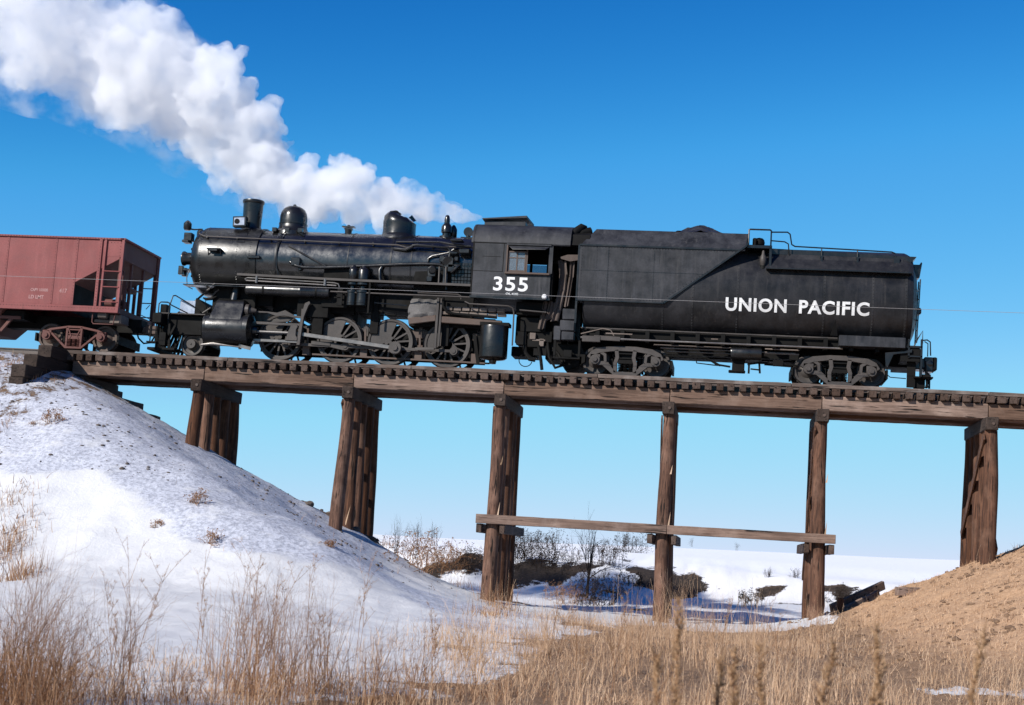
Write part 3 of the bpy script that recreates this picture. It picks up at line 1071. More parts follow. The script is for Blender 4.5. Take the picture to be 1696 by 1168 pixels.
# steam dome, jacket torn open at the top
n = 40
vs, fs = [], []
prof = [(.64, 4.12), (.60, 4.25), (.535, 4.31), (.525, 4.40), (.525, 4.66), (.53, 4.70)]
for r, h in prof:
    for i in range(n):
        t = 2 * PI * i / n
        vs.append((-4.12 + r * math.cos(t), r * math.sin(t), h))
for r, b in ((.50, 4.86), (.40, 4.97), (.24, 5.02), (.10, 5.03)):
    for i in range(n):
        t = 2 * PI * i / n
        lean = -0.15 * math.cos(t) - .05
        z = b + lean * (1.2 - r) + (.10 if r < .45 else .03) * (vnoise(math.cos(t) * 2.3 + 7, math.sin(t) * 2.3 + 7, r * 6) - .5)
        vs.append((-4.12 + r * math.cos(t), r * math.sin(t), z))
m = len(vs) // n
for j in range(m - 1):
    for i in range(n):
        fs.append((j * n + i, j * n + (i + 1) % n, (j + 1) * n + (i + 1) % n, (j + 1) * n + i))
fs.append(tuple(range((m - 1) * n, m * n)))
dome = MB().add(vs, fs).build('steam_dome', BLACK, eng)
MB().add([(-4.55, -.2, 4.9), (-4.40, -.25, 5.05), (-4.22, -.2, 5.09), (-4.05, -.1, 4.99), (-4.2, .1, 4.98), (-4.5, .15, 4.9)], [(0, 1, 2, 3, 4, 5)]).add([(-3.78, -.3, 4.84), (-3.70, -.2, 4.95), (-3.58, -.05, 4.80), (-3.62, -.25, 4.72)], [(0, 1, 2, 3)]).build('torn_jacket', BLACK, dome, 0, 0)
# safety valves and whistle
MB().lathe([(.22, 4.22), (.22, 4.32), (.13, 4.34), (.13, 4.42), (.17, 4.45), (.17, 4.62), (.13, 4.70), (.09, 4.74), (.09, 4.88), (.075, 4.95), (.05, 5.01), (0, 5.02)], (-2.58, -.05, 0), 'Z', 18).build('safety_valve', BLACK, eng)
MB().lathe([(.10, 4.24), (.10, 4.34), (.12, 4.37), (.12, 4.60), (.07, 4.70), (.03, 4.75), (0, 4.75)], (-2.40, .18, 0), 'Z', 14).build('safety_valve', BLACK, eng)
MB().cyl((-1.88, -.06, 4.50), (-1.88, .06, 4.50), .15, n=22).cyl((-1.88, 0, 4.25), (-1.88, 0, 4.40), .07, n=10).box(-2.1, -1.62, -.12, .12, 4.26, 4.32).build('turret', BLACK, eng)
# handrail with posts
hr = [(-10.42, -.86, 3.98), (-10.2, -.98, 3.88), (-8.4, -1.02, 3.85), (-6.0, -1.02, 3.82), (-3.9, -1.02, 3.80), (-3.6, -1.06, 3.72), (-3.3, -1.02, 3.80), (-1.5, -1.02, 3.80)]
MB().tube(hr, .024, 8).build('handrail', STEEL, eng)
hp = MB()
for x in (-10.1, -9.1, -8.0, -6.9, -5.8, -4.7, -2.8, -1.9):
    hp.cyl((x, -.88, 3.80), (x, -1.02, 3.85), .028, n=8)
hp.build('handrail_post', BLACK, eng)
# running board: front step up, main board and its valance
MB().box(-10.62, -8.60, -1.36, -.95, 2.235, 2.265).build('front_running_board', BLACK, eng, .006)
rbp = MB()
rbp.bar((-8.86, -1.22, 2.625), (-5.5, -1.22, 2.575), .40, .035).bar((-5.5, -1.22, 2.575), (-1.45, -1.22, 2.555), .40, .035)
rbp.build('running_board', BLACK, eng, .005)
MB().bar((-8.86, -1.425, 2.62), (-5.5, -1.425, 2.57), .02, .07).bar((-5.5, -1.425, 2.57), (-1.45, -1.425, 2.55), .02, .07).build('running_board_edge', STEEL, eng)
# air reservoir and cooling pipes
MB().lathe([(0, -8.62), (.12, -8.61), (.175, -8.56), (.185, -8.50), (.185, -6.86), (.19, -6.85), (.19, -6.78), (.185, -6.77), (.185, -5.96), (.175, -5.90), (.12, -5.86), (0, -5.85)], (0, -1.20, 2.19), 'X', 28).build('air_reservoir', BLACK, eng)
for x in (-8.0, -6.3):
    MB().lathe([(.195, x - .03), (.195, x + .03)], (0, -1.20, 2.19), 'X', 28).bar((x, -1.2, 2.38), (x, -1.2, 2.56), .05, .02).build('reservoir_strap', SOOT, eng)
MB().tube([(-8.56, -1.38, 2.44), (-8.60, -1.38, 2.49), (-8.52, -1.38, 2.53), (-5.72, -1.38, 2.47), (-5.60, -1.38, 2.44), (-5.56, -1.36, 2.34)], .022, 8).build('cooling_pipe', BRIGHT, eng)
MB().tube([(-8.56, -1.38, 2.44), (-7.5, -1.38, 2.42), (-5.66, -1.38, 2.385)], .022, 8).build('cooling_pipe', BRIGHT, eng)
MB().cyl((-8.22, -1.40, 2.37), (-8.22, -1.40, 2.60), .04, n=8).cyl((-6.02, -1.40, 2.36), (-6.02, -1.40, 2.58), .045, n=8).build('pipe_clamp', BRIGHT, eng)
MB().tube([(-5.84, -1.35, 2.20), (-4.2, -1.40, 2.185), (-1.40, -1.44, 2.175)], .024, 8).build('train_line_pipe', STEEL, eng)
# reach pipe sweeping along the boiler side
MB().tube([at(481, 434, -1.14), at(490, 440, -1.2), at(503, 443, -1.2), at(530, 443.5, -1.2), at(575, 442, -1.2), at(610, 440.5, -1.2), at(660, 438, -1.2), at(700, 437, -1.2), at(728, 438, -1.2), at(735, 441, -1.2), at(736.5, 448, -1.2), at(735, 471, -1.22)], .052, 10).build('delivery_pipe', BLACK, eng)
MB().tube([at(478, 407, -1.05), at(539, 441, -1.2)], .028, 8).build('inspection_rod', BLACK, eng)
MB().tube([at(633, 442, -1.16), at(629, 448, -1.2), at(629, 460, -1.2), at(631, 468, -1.22)], .06, 10).tube([at(736, 441, -1.2), at(740, 455, -1.25), at(739, 480, -1.25)], .035, 8).build('branch_pipe', BLACK, eng)
MB().box(*at(466, 0, 0)[:1], at(486, 0, 0)[0], -1.22, -1.0, 3.18, 3.28).box(at(484, 430, -1.1)[0], at(499, 430, -1.1)[0], -1.24, -1.0, 3.0, 3.26).box(at(483, 430, -1.1)[0] + .25, at(499, 430, -1.1)[0] + .06, -1.18, -1.02, 2.86, 3.10).build('check_valve', BLACK, eng, .02)
# pipes over the firebox
MB().tube([at(683, 407, -1.1), at(690, 406, -1.12), at(742, 410, -1.12), at(746, 416, -1.14), at(743, 432, -1.16)], .04, 8).build('injector_pipe', BLACK, eng)
MB().tube([at(709, 434, -1.12), at(710, 428, -1.12), at(716, 424, -1.12), at(742, 419, -1.12), at(752, 413, -1.12)], .032, 8).build('injector_pipe', BLACK, eng)
MB().tube([at(656, 401, -.9), at(728, 401, -.98), at(748, 405, -1.05), at(780, 408, -1.1)], .032, 8).build('injector_pipe', BLACK, eng)
MB().tube([at(652, 412, -1.02), at(672, 414, -1.06), at(684, 408, -1.1)], .05, 8).build('injector_pipe', BLACK, eng)
for px in (728, 739):
    MB().tube([at(px, 442, -1.26), at(px - 1.5, 471, -1.26)], .03, 6).build('valve_stem', STEEL, eng)
vb = MB()
for (px, py, w, h) in ((744, 436, .30, .32), (748, 445, .22, .25), (733, 430, .16, .2), (757, 430, .14, .16), (755, 441, .3, .08), (716, 452, .28, .3), (712, 463, .2, .2), (753, 420, .25, .1), (770, 417, .34, .16), (757, 399, .4, .08)):
    X_, _, Z_ = at(px, py, -1.15)
    vb.box(X_ - w / 2, X_ + w / 2, -1.28, -.95, Z_ - h / 2, Z_ + h / 2)
vb.cyl(at(741, 433, -1.3), at(741, 433, -1.0), .16, n=14).cyl(at(760, 440, -1.3), at(747, 452, -1.25), .05, n=8).cyl(at(716, 447, -1.35), at(716, 447, -1.0), .13, n=14)
vb.build('injector', BLACK, eng, .03)
# firebox wrapper and the stay-bolt courses near the cab
MB().box(-3.30, -1.36, -1.06, 1.06, 1.50, 3.3).build('firebox', SOOT, eng, .03)
fb = MB()
for j, z in enumerate(np.arange(2.62, 3.25, .115)):
    for i, x in enumerate(np.arange(-2.12, -1.5, .10)):
        fb.box(x + .01, x + .09, -1.105 - .01 * rnd.random(), -1.05, z + .01, z + .10)
fb.build('staybolt_cap', BLACK, eng, 0, 0, kind='stuff')
# twin compound air pumps
for px, r in ((585, .155), (602, .185)):
    cx, _, _ = at(px, 470, -1.22)
    MB().lathe([(0, 3.06), (.05, 3.06), (.08, 3.0), (r * .8, 2.97), (r * .95, 2.92), (r, 2.90), (r, 2.62), (r * .9, 2.60)], (cx, -1.26, 0), 'Z', 24).build('air_pump_head', BLACK, eng)
    MB().lathe([(r * 1.15, 2.50), (r * 1.15, 2.44), (r * .5, 2.40), (r * .5, 2.28), (r * 1.2, 2.26), (r * 1.2, 2.2), (r, 2.19), (r, 1.92), (r * 1.06, 1.91), (r * 1.06, 1.88), (r, 1.87), (r * .98, 1.80), (0, 1.79)][::-1], (cx, -1.26, 0), 'Z', 24).build('air_pump_body', BLACK, eng)
pb = MB().box(at(574, 0, -1)[0] - .0, at(616, 0, -1)[0], -1.10, -1.02, 1.75, 3.0)
pb.box(-5.62, -5.45, -1.34, -1.30, 1.78, 2.30).box(-5.72, -5.5, -1.34, -1.3, 2.0, 2.04).box(-4.62, -4.56, -1.42, -1.38, 1.55, 2.56)
pb.build('air_pump_bracket', SOOT, eng, .006)
# belly, frames, hangers between wheels and boiler
MB().bar((-9.6, -.55, 1.02), (-.6, -.55, .97), .10, .26).bar((-9.6, .55, 1.02), (-.6, .55, .97), .10, .26).build('main_frame', SOOT, eng)
MB().box(-8.2, -1.15, -.47, -.43, .34, 1.22).box(-8.2, -1.15, .43, .47, .34, 1.22).build('frame_plate', SOOT, eng)
bl = MB()
bl.box(-9.75, -8.35, -.95, .95, .75, 2.25)                    # cylinder saddle
bl.box(-8.35, -7.85, -.75, .75, 1.75, 2.5).box(-7.9, -7.5, -.5, .5, 1.55, 2.4)
bl.box(-7.55, -6.9, -.6, .6, 1.72, 2.3).box(-6.95, -5.95, -1.05, .7, 1.42, 2.25).box(-6.45, -6.1, -1.0, .6, .9, 1.6)
bl.box(-5.95, -5.2, -.7, .7, 1.62, 2.2).box(-5.25, -5.1, -.6, .6, 1.1, 2.2).box(-5.1, -4.55, -1.0, .6, 1.66, 2.2)
bl.box(-4.62, -4.36, -.9, -.6, 1.0, 2.2).box(-4.4, -3.2, -.9, .8, 1.74, 2.3).box(-3.4, -.7, -.85, .85, 1.30, 1.62).box(-3.3, -1.3, -.6, .6, 1.0, 1.4)
bl.tube([(-4.4, -.9, 1.75), (-4.1, -.9, 1.62), (-3.8, -.95, 1.6)], .04, 6).tube([(-5.0, -.8, 1.62), (-3.2, -.8, 1.58)], .02, 6).tube([(-8.4, -.7, 1.62), (-6.9, -.7, 1.56)], .03, 6)
bl.bar((-8.3, -.6, 1.75), (-7.4, -.6, 1.35), .06, .08).bar((-7.3, -.6, 1.75), (-8.0, -.6, 1.4), .06, .06)
bl.build('boiler_cradle', SOOT, eng, .01)
sg = MB()
for x in (-6.5, -4.77, -3.06):
    for k in range(6):
        sg.box(x - .48 + k * .07, x + .48 - k * .07, -.62, -.50, 1.10 + k * .025, 1.12 + k * .025)
    sg.box(x - .05, x + .05, -.64, -.48, .95, 1.35)
sg.build('leaf_spring', STEEL, eng)
bh = MB()
for x in (-6.62, -4.78, -3.05, -1.28):
    bh.bar((x, -.80, 1.15), (x + .05, -.80, .45), .05, .06, (1, 0, 0)).box(x - .10, x + .12, -.86, -.70, .25, .52)
bh.bar((-6.4, -.85, .28), (-.8, -.85, .24), .04, .05).build('brake_hanger', RUST, eng)
fr = MB()
for x in (-3.06,):
    fr.box(x - .26, x + .26, -.66, -.55, .95, 1.18).box(x - .2, x - .08, -.66, -.56, .3, .95).box(x + .1, x + .22, -.66, -.56, .3, .95).box(x - .2, x + .2, -.66, -.56, .62, .74)
fr.box(-1.42, -.95, -.66, -.55, .95, 1.18).box(-1.15, -1.07, -.68, -.6, .45, .95)
fr.build('pedestal', RUST, eng, .01)


# drivers
def driver(cx, near, cw_only=False, name='driving_wheel'):
    s = -1 if near else 1
    y = s * .755
    r = .72
    zc = RT + r
    th = math.radians(-42)
    o = MB().lathe([(r - .075, .05 * s), (r - .07, .066 * s), (r - .008, .07 * s), (r, .055 * s), (r + .004, -.04 * s), (r + .028, -.06 * s), (r + .028, -.075 * s), (r - .13, -.075 * s), (r - .13, .03 * s), (r - .08, .035 * s)], (cx, y, zc), 'Y', 56, True).build(name, STEEL, eng, 0, 35)
    ce = MB().lathe([(0, .115 * s), (.06, .115 * s), (.065, .10 * s), (.17, .10 * s), (.18, .08 * s), (.18, -.06 * s), (0, -.06 * s)], (cx, y, zc), 'Y', 28)
    for k in range(14):
        a = 2 * PI * k / 14 + .11
        if near and math.cos(a - (th + PI)) > math.cos(1.05):
            continue
        ce.bar((cx + .16 * math.cos(a), y, zc + .16 * math.sin(a)), (cx + (r - .12) * math.cos(a), y, zc + (r - .12) * math.sin(a)), .055, .042, (0, 1, 0))
    # crank boss
    ce.stroke([(cx, zc), (cx + .33 * math.cos(th), zc + .33 * math.sin(th))], .30, y + (.03 * s if s > 0 else -.10), y + (.10 if s > 0 else -.03))
    ce.cyl((cx + .33 * math.cos(th), y, zc + .33 * math.sin(th)), (cx + .33 * math.cos(th), y + .11 * s, zc + .33 * math.sin(th)), .15, n=20)
    ce.build('wheel_centre', STEEL, o, 0, 35)
    a0 = th + PI
    half = 1.12
    arc = [(cx + (r - .10) * math.cos(a), zc + (r - .10) * math.sin(a)) for a in np.linspace(a0 - half, a0 + half, 20)]
    ch = [(cx + .12 * math.cos(a0 + .9) , zc + .12 * math.sin(a0 + .9)), (cx + .12 * math.cos(a0 - .9), zc + .12 * math.sin(a0 - .9))]
    MB().prism(arc + ch, y + (.0 if s > 0 else -.075), y + (.075 if s > 0 else 0)).build('counterweight', STEEL, o, .006, 30)
    return o


DX = (-7.48, -5.58, -3.96, -2.16)
for x in DX:
    driver(x, True)
    driver(x, False)
    MB().cyl((x, -.75, RT + .72), (x, .75, RT + .72), .11, n=14).build('driving_axle', SOOT, eng)
PO = (.33 * math.cos(math.radians(-42)), .33 * math.sin(math.radians(-42)))
pz = RT + .72 + PO[1]
pins = [x + PO[0] for x in DX]
# side rod in three lengths with knuckles, main rod, crank pin
for a, b in zip(pins[:-1], pins[1:]):
    MB().bar((a, -.965, pz), (b, -.965, pz), .055, .095).build('side_rod', STEEL, eng, .008)
kn = MB()
for p in pins:
    kn.cyl((p, -1.0, pz), (p, -.90, pz), .125, n=22)
    kn.cyl((p, -1.02, pz), (p, -.88, pz), .07, n=16)
kn.build('rod_bushing', STEEL, eng, .005)
MB().bar((-6.92, -1.12, .88), (pins[2], -1.12, pz), .07, .125).build('main_rod', BRIGHT, eng, .012)
MB().cyl((pins[2], -1.20, pz), (pins[2], -1.05, pz), .20, n=28).build('main_rod_big_end', STEEL, eng, .012)
MB().cyl((pins[2], -1.25, pz), (pins[2], -.9, pz), .085, n=16).build('crank_pin', STEEL, eng)
# cylinder block
CY, CZ = -1.16, .90
MB().lathe([(.50, -9.66), (.505, -9.62), (.505, -8.52), (.50, -8.48)], (0, CY, CZ), 'X', 44).build('cylinder', BLACK, eng, 0, 30)
MB().lathe([(0, -9.86), (.16, -9.86), (.20, -9.82), (.46, -9.80), (.50, -9.76), (.50, -9.66), (.3, -9.6)], (0, CY, CZ), 'X', 36).build('cylinder_cover', BLACK, eng, 0, 30)
MB().lathe([(.3, -8.5), (.52, -8.48), (.52, -8.34), (.40, -8.32), (.30, -8.25), (.14, -8.25), (.12, -8.12), (0, -8.12)], (0, CY, CZ), 'X', 36).build('cylinder_cover', BLACK, eng, 0, 30)
pj = []
for yy, zz in ((-1.60, 1.15), (-1.52, 1.35), (-1.42, 1.52), (-1.36, 1.68), (-1.30, 1.80), (-1.2, 1.85), (-.8, 1.85), (-.75, 1.0), (-1.1, .8)):
    pj.append((yy, zz))
sc = MB()
n = len(pj)
vs = [(-9.60 + max(0, (z - 1.2)) * .22, y, z) for y, z in pj] + [(-8.56 - max(0, (z - 1.5)) * .1, y, z) for y, z in pj]
sc.add(vs, [(i, (i + 1) % n, n + (i + 1) % n, n + i) for i in range(n)] + [tuple(range(n - 1, -1, -1)), tuple(range(n, 2 * n))])
sc.build('steam_chest', BLACK, eng, .02, 40)
MB().lathe([(.2, -8.53), (.2, -8.42), (.12, -8.40), (.05, -8.2), (0, -8.2)], (0, -1.2, 1.52), 'X', 20).build('valve_cover', STEEL, eng)
MB().cyl((-9.02, -1.05, 1.80), (-8.98, -1.0, 2.22), .14, n=20).build('steam_pipe', BLACK, eng)
MB().tube([(-9.85, -1.35, .36), (-9.45, -1.4, .40), (-8.9, -1.38, .36), (-8.35, -1.35, .32)], [.03, .055, .02, .03], 8).cyl((-9.3, -1.3, .3), (-9.3, -1.3, .5), .04, n=8).cyl((-8.6, -1.3, .28), (-8.6, -1.3, .5), .05, n=8).bar((-8.55, -1.42, .36), (-8.22, -1.42, .30), .03, .10).build('drain_cock', BRIGHT, eng)
# guides, crosshead, valve rod, guide yoke
GX0, GX1 = -8.22, -6.78
MB().bar((GX0, -1.18, 1.145), (GX1, -1.18, 1.135), .09, .085).build('guide_bar', STEEL, eng, .008)
MB().bar((GX0, -1.18, .60), (GX1, -1.18, .605), .09, .085).build('guide_bar', BRIGHT, eng, .008)
MB().cyl((GX0, -1.18, .875), (-7.1, -1.18, .875), .045, n=14).build('piston_rod', BRIGHT, eng)
MB().prism([(-7.20, .62), (-6.80, .62), (-6.80, .72), (-6.86, .80), (-6.86, .98), (-6.82, 1.05), (-6.82, 1.13), (-7.04, 1.13), (-7.08, 1.0), (-7.12, .92), (-7.14, .80)], -1.26, -1.09).build('crosshead', STEEL, eng, .015)
MB().stroke([(-6.77, .50), (-6.74, 1.0), (-6.70, 1.40), (-6.60, 1.78), (-6.50, 1.86)], [.11, .11, .10, .14, .08], -1.24, -1.12).bar((-6.72, -1.18, 1.5), (-6.72, -.6, 1.5), .1, .3).build('guide_yoke', STEEL, eng, .01)
MB().stroke([(-8.24, 1.50), (-7.85, 1.50), (-7.55, 1.44), (-7.30, 1.50), (-7.0, 1.40), (-6.72, 1.38)], [.05, .045, .11, .17, .08, .05], -1.16, -1.10).build('valve_rod', STEEL, eng, .006)
MB().prism([(-7.78, 1.20), (-7.2, 1.24), (-7.02, 1.40), (-7.5, 1.40)], -1.05, -.98).build('link_plate', STEEL, eng, .006)
MB().bar((-6.42, -1.0, .62), (-5.8, -1.0, .60), .05, .12).bar((-5.85, -.98, .60), (-5.35, -.98, .50), .05, .16).build('eccentric_rod', STEEL, eng, .008)
# lagging, ashpan, mud ring
vs, fs = [], []
nx_, nz_ = 16, 11
for j in range(nz_):
    for i in range(nx_):
        a, b = i / (nx_ - 1), j / (nz_ - 1)
        x_ = -3.42 + .95 * a + .10 * b * (a < .3) - .0
        z_ = 1.52 + .60 * b + .05 * (a - .5)
        bul = math.sin(PI * min(1, max(0, a))) * .06 + math.sin(PI * b) * .06
        vs.append((x_ + .05 * (vnoise(a * 9, b * 9, 3) - .5), -1.10 - bul - .10 * (vnoise(a * 6 + 3, b * 6, 9) - .5), z_ + .04 * (vnoise(a * 9 + 30, b * 9, 3) - .5)))
for j in range(nz_ - 1):
    for i in range(nx_ - 1):
        fs.append((j * nx_ + i, j * nx_ + i + 1, (j + 1) * nx_ + i + 1, (j + 1) * nx_ + i))
k0 = len(vs)
rim = [i for i in range(nx_)] + [j * nx_ + nx_ - 1 for j in range(1, nz_)] + [(nz_ - 1) * nx_ + i for i in range(nx_ - 2, -1, -1)] + [j * nx_ for j in range(nz_ - 2, 0, -1)]
vs += [(vs[i][0], -.95, vs[i][2]) for i in rim]
for q in range(len(rim)):
    q2 = (q + 1) % len(rim)
    fs.append((rim[q], k0 + q, k0 + q2, rim[q2]))
MB().add(vs, fs).build('broken_lagging', LAG, eng, 0, 30)
MB().bar((-3.36, -1.12, 1.40), (-2.50, -1.14, 1.53), .10, .20).build('ashpan_lip', RUST, eng, .02)
MB().bar((-2.45, -1.10, 1.50), (-.45, -1.10, 1.44), .12, .20).build('mud_ring', RUST, eng, .02)
bk2 = MB()
for i in range(7):
    bk2.box(-2.35 + i * .29, -2.08 + i * .29, -1.10 - rnd.random() * .04, -1.0, 1.66 + rnd.random() * .02, 1.76)
    bk2.box(-2.25 + i * .27, -2.02 + i * .27, -1.08 - rnd.random() * .04, -1.0, 1.80, 1.92)
bk2.build('firebrick_course', BRICK, eng, .01)
MB().tube([(-2.30, -1.25, 2.16), (-2.28, -1.25, 1.9), (-2.15, -1.22, 1.72), (-1.9, -1.2, 1.68), (-.6, -1.2, 1.62)], .045, 8).build('feed_pipe', SOOT, eng)
MB().tube([(-1.6, -1.35, 2.05), (-1.45, -1.38, 1.98), (-.25, -1.40, 1.955), (-.10, -1.40, 1.90), (-.06, -1.40, 1.75), (-.05, -1.38, .75)], .024, 8).build('feed_pipe', STEEL, eng)
MB().tube([(-3.1, -1.28, 2.28), (-1.85, -1.3, 2.27), (-1.75, -1.3, 2.23), (-1.73, -1.3, 2.12)], .022, 6).build('feed_pipe', STEEL, eng)
MB().bar((-4.5, -1.05, 1.95), (-3.45, -1.05, 1.90), .04, .03).build('ash_rod', STEEL, eng)
# hanger bars in front of the rear driver
MB().box(-2.50, -2.42, -1.22, -1.14, .58, 2.16).box(-2.40, -2.33, -1.18, -1.10, .66, 2.15).bar((-2.48, -1.18, .58), (-3.1, -1.10, .56), .05, .09).build('rear_hanger', STEEL, eng, .008)
MB().box(-2.33, -2.10, -.98, -.88, .70, 2.1).build('hanger_backplate', SOOT, eng, .01)
# drop tank under the cab
MB().lathe([(.02, .20), (.10, .20), (.12, .30), (.36, .34), (.425, .38), (.43, .42), (.43, 1.30), (.42, 1.345), (.40, 1.36), (0, 1.36)], (-.66, -1.12, 0), 'Z', 40).build('drop_tank', BLACK, eng, 0, 30)
MB().box(-1.1, -.2, -1.3, -.8, 1.36, 1.46).box(-1.30, -1.08, -.8, -.6, .35, 1.1).bar((-1.32, -.85, 1.1), (-1.15, -.85, .2), .05, .1, (1, 0, 0)).build('drop_tank_hanger', SOOT, eng)
# cab
cabp = empty('cab', (-.2, 0, 2.2), eng)
CX0, CX1, CZ0, CZ1 = -1.43, 1.00, 2.21, 3.90
WX0, WX1, WZ0, WZ1 = -.36, .98, 2.98, 3.82
for s in (-1, 1):
    y0, y1 = (-1.515, -1.49) if s < 0 else (1.49, 1.515)
    w = MB()
    w.box(CX0, WX0, y0, y1, CZ0, CZ1)
    w.box(WX0, CX1, y0, y1, CZ0, WZ0)
    w.box(WX0, CX1, y0, y1, WZ1, CZ1)
    if s < 0:
        w.box(WX1 - .06, CX1 + .04, y0 + .001, y1 - .001, WZ0, WZ1)
    else:
        w.box(WX1 - .36, CX1, y0, y1, WZ0, WZ1)
    w.build('cab_side', CABP, cabp)
    e = MB().box(CX0 - .01, CX1 + .02, y0 - .012, y1 + .012, CZ0 - .05, CZ0 + .012)
    e.build('cab_sill_angle', BLACK, cabp)
# welded seams and patch on the near side
MB().box(CX0 + .02, WX0 - .1, -1.519, -1.514, 2.985, 3.0).box(-1.12, -.55, -1.519, -1.514, 3.44, 3.452).box(WX0 - .12, WX0 - .10, -1.519, -1.514, 3.0, 3.86).box(CX0, CX0 + .045, -1.521, -1.514, 2.22, 3.9).box(CX0 + .05, CX1, -1.522, -1.514, 3.855, 3.885).build('cab_seam', SOOT, cabp, 0, 0)
arc = [(-1.515, 3.88), (-1.49, 4.02), (-1.40, 4.22), (-1.24, 4.40), (-1.0, 4.53), (-.7, 4.61), (-.35, 4.65), (0, 4.66)]
arc = arc + [(-y, z) for y, z in arc[-2::-1]]
inn = [(y * .985, z - .035) for y, z in arc[::-1]]
MB().xprism(arc + inn, CX0 - .06, 1.55).build('cab_roof', CABP, cabp, 0, 30)
MB().xprism([(y, z) for y, z in arc], CX0, CX0 + .03).box(CX0, CX0 + .03, -1.49, 1.49, 3.0, 3.88).build('cab_front', CABP, cabp, 0, 30)
MB().box(-1.28, .02, -.62, .62, 4.60, 4.76).build('roof_hatch', CABP, cabp, .01)
MB().add([(-1.34, -.72, 4.78), (.05, -.72, 4.86), (.10, .7, 4.90), (-1.34, .7, 4.80), (-1.34, -.72, 4.81), (.05, -.72, 4.93), (.10, .7, 4.97), (-1.34, .7, 4.83)], [(0, 3, 2, 1), (4, 5, 6, 7), (0, 1, 5, 4), (1, 2, 6, 5), (2, 3, 7, 6), (3, 0, 4, 7)]).build('hatch_cover', CABP, cabp)
# window: awning, frame, sashes
MB().box(WX0 - .03, WX1, -1.56, -1.50, WZ1, WZ1 + .04).add([(WX0 + .02, -1.52, 3.80), (WX1 - .05, -1.52, 3.80), (WX1 - .16, -1.66, 3.68), (WX0 + .18, -1.66, 3.66), (WX0 + .02, -1.50, 3.82), (WX1 - .05, -1.50, 3.82), (WX1 - .16, -1.66, 3.70), (WX0 + .18, -1.66, 3.68)], [(0, 1, 2, 3), (7, 6, 5, 4), (0, 3, 7, 4), (1, 5, 6, 2), (3, 2, 6, 7), (0, 4, 5, 1)]).build('window_awning', CABP, cabp)
MB().box(WX0 - .04, WX1 + .0, -1.60, -1.46, WZ0 - .06, WZ0).build('arm_rest', RUST, cabp, .01)
PX0, PX1, PZ0, PZ1 = -.33, .22, 3.0, 3.64
wf = MB().box(PX0, PX0 + .04, -1.50, -1.46, PZ0, PZ1).box(PX1 - .04, PX1, -1.50, -1.46, PZ0, PZ1).box(PX0 + .04, PX1 - .04, -1.50, -1.46, PZ0, PZ0 + .05).box(PX0 + .04, PX1 - .04, -1.50, -1.46, PZ1 - .04, PZ1)
wf.box(-.07, -.035, -1.495, -1.465, PZ0 + .05, PZ1 - .04)
wf.box(PX0 + .04, -.07, -1.495, -1.465, 3.42, 3.45).box(-.035, PX1 - .04, -1.495, -1.465, 3.42, 3.45).box(WX0 - .02, WX0 + .02, -1.55, -1.5, WZ0, WZ1).box(PX1 + .0, PX1 + .05, -1.49, -1.45, PZ0, 3.82)
wf.build('window_sash', RUST, cabp)
for (a, b, c, d) in ((PX0 + .04, -.07, PZ0 + .05, 3.42), (-.035, PX1 - .04, PZ0 + .05, 3.42), (PX0 + .04, -.07, 3.45, PZ1 - .04), (-.035, PX1 - .04, 3.45, PZ1 - .04)):
    MB().box(a, b, -1.484, -1.478, c, d).build('pane', GLASS, cabp, 0, 0)
# inside: floor, backhead, far wall pieces, so that only its far window shows the sky
MB().box(CX0 + .04, CX1, -1.48, 1.48, 2.22, 2.28).box(CX0 + .05, -.9, -1.0, 1.0, 2.28, 4.1).box(.45, .95, -1.4, -.8, 2.28, 2.80).build('cab_interior', SOOT, cabp)
MB().box(.50, .98, 1.40, 1.47, 2.98, 3.85).box(-.38, .98, 1.40, 1.47, 2.98, 3.42).box(-.05, .03, 1.40, 1.47, 3.42, 3.85).build('far_shutter', SOOT, cabp)
MB().box(-.36, .60, 1.478, 1.486, 3.0, 3.80).build('far_pane', GLASS, cabp, 0, 0)
# numbers
text_part('number', '355', 0.59, WHITE, cabp, (-.73, -1.517, 2.415), (1, 0, 0), (0, 0, 1), .012, 1.12, .003, 1.06)
text_part('weight_stencil', 'CVL. 41352', 0.085, WHITE, cabp, (-.33, -1.517, 2.285), (1, 0, 0), (0, 0, 1), .002, 1.0, .002, .38)
MB().lathe([(0, -.07), (.06, -.06), (.085, 0), (.06, .06), (0, .07)], (.86, -1.54, 2.26), 'Y', 12).build('grab_knob', WHITE, cabp)
# apron, deck casting, pipes and couplings behind the cab
ap = MB().box(-.05, 1.0, -1.1, 1.1, 1.75, 2.16).box(.3, 1.35, -.6, .6, .75, 1.35).box(.1, .9, -1.0, -.8, 1.25, 1.7)
ap.box(.05, .55, -.9, -.7, .95, 1.15).box(.35, .75, -1.0, -.75, .78, 1.05).box(-.2, .6, -.5, .3, .55, .85).box(-.1, 1.25, -.55, .55, .95, 1.8).box(.35, 1.1, -.95, -.5, .95, 1.3).box(.9, 1.4, -.8, .4, .45, 1.0)
ap.build('cab_deck_frame', SOOT, eng, .02)
hs = MB()
hs.tube([(.25, -.9, .95), (.30, -.95, .62), (.45, -.95, .42), (.62, -.95, .40)], .07, 8)
hs.tube([(.70, -1.0, .85), (.80, -1.0, .40), (.85, -1.0, .1)], .05, 8)
hs.tube([(.95, -.9, 1.0), (1.05, -1.0, .5), (1.25, -1.0, .18), (1.5, -.9, .3)], .045, 8)
hs.tube([(1.0, -.7, .9), (1.3, -.9, .62), (1.5, -.95, .30)], .05, 8)
hs.tube([(.6, -.8, .75), (.9, -.85, .62), (1.2, -.8, .75)], .05, 8)
hs.box(.55, .95, -.95, -.85, .55, .85).box(.0, .3, -1.0, -.8, .85, 1.25)
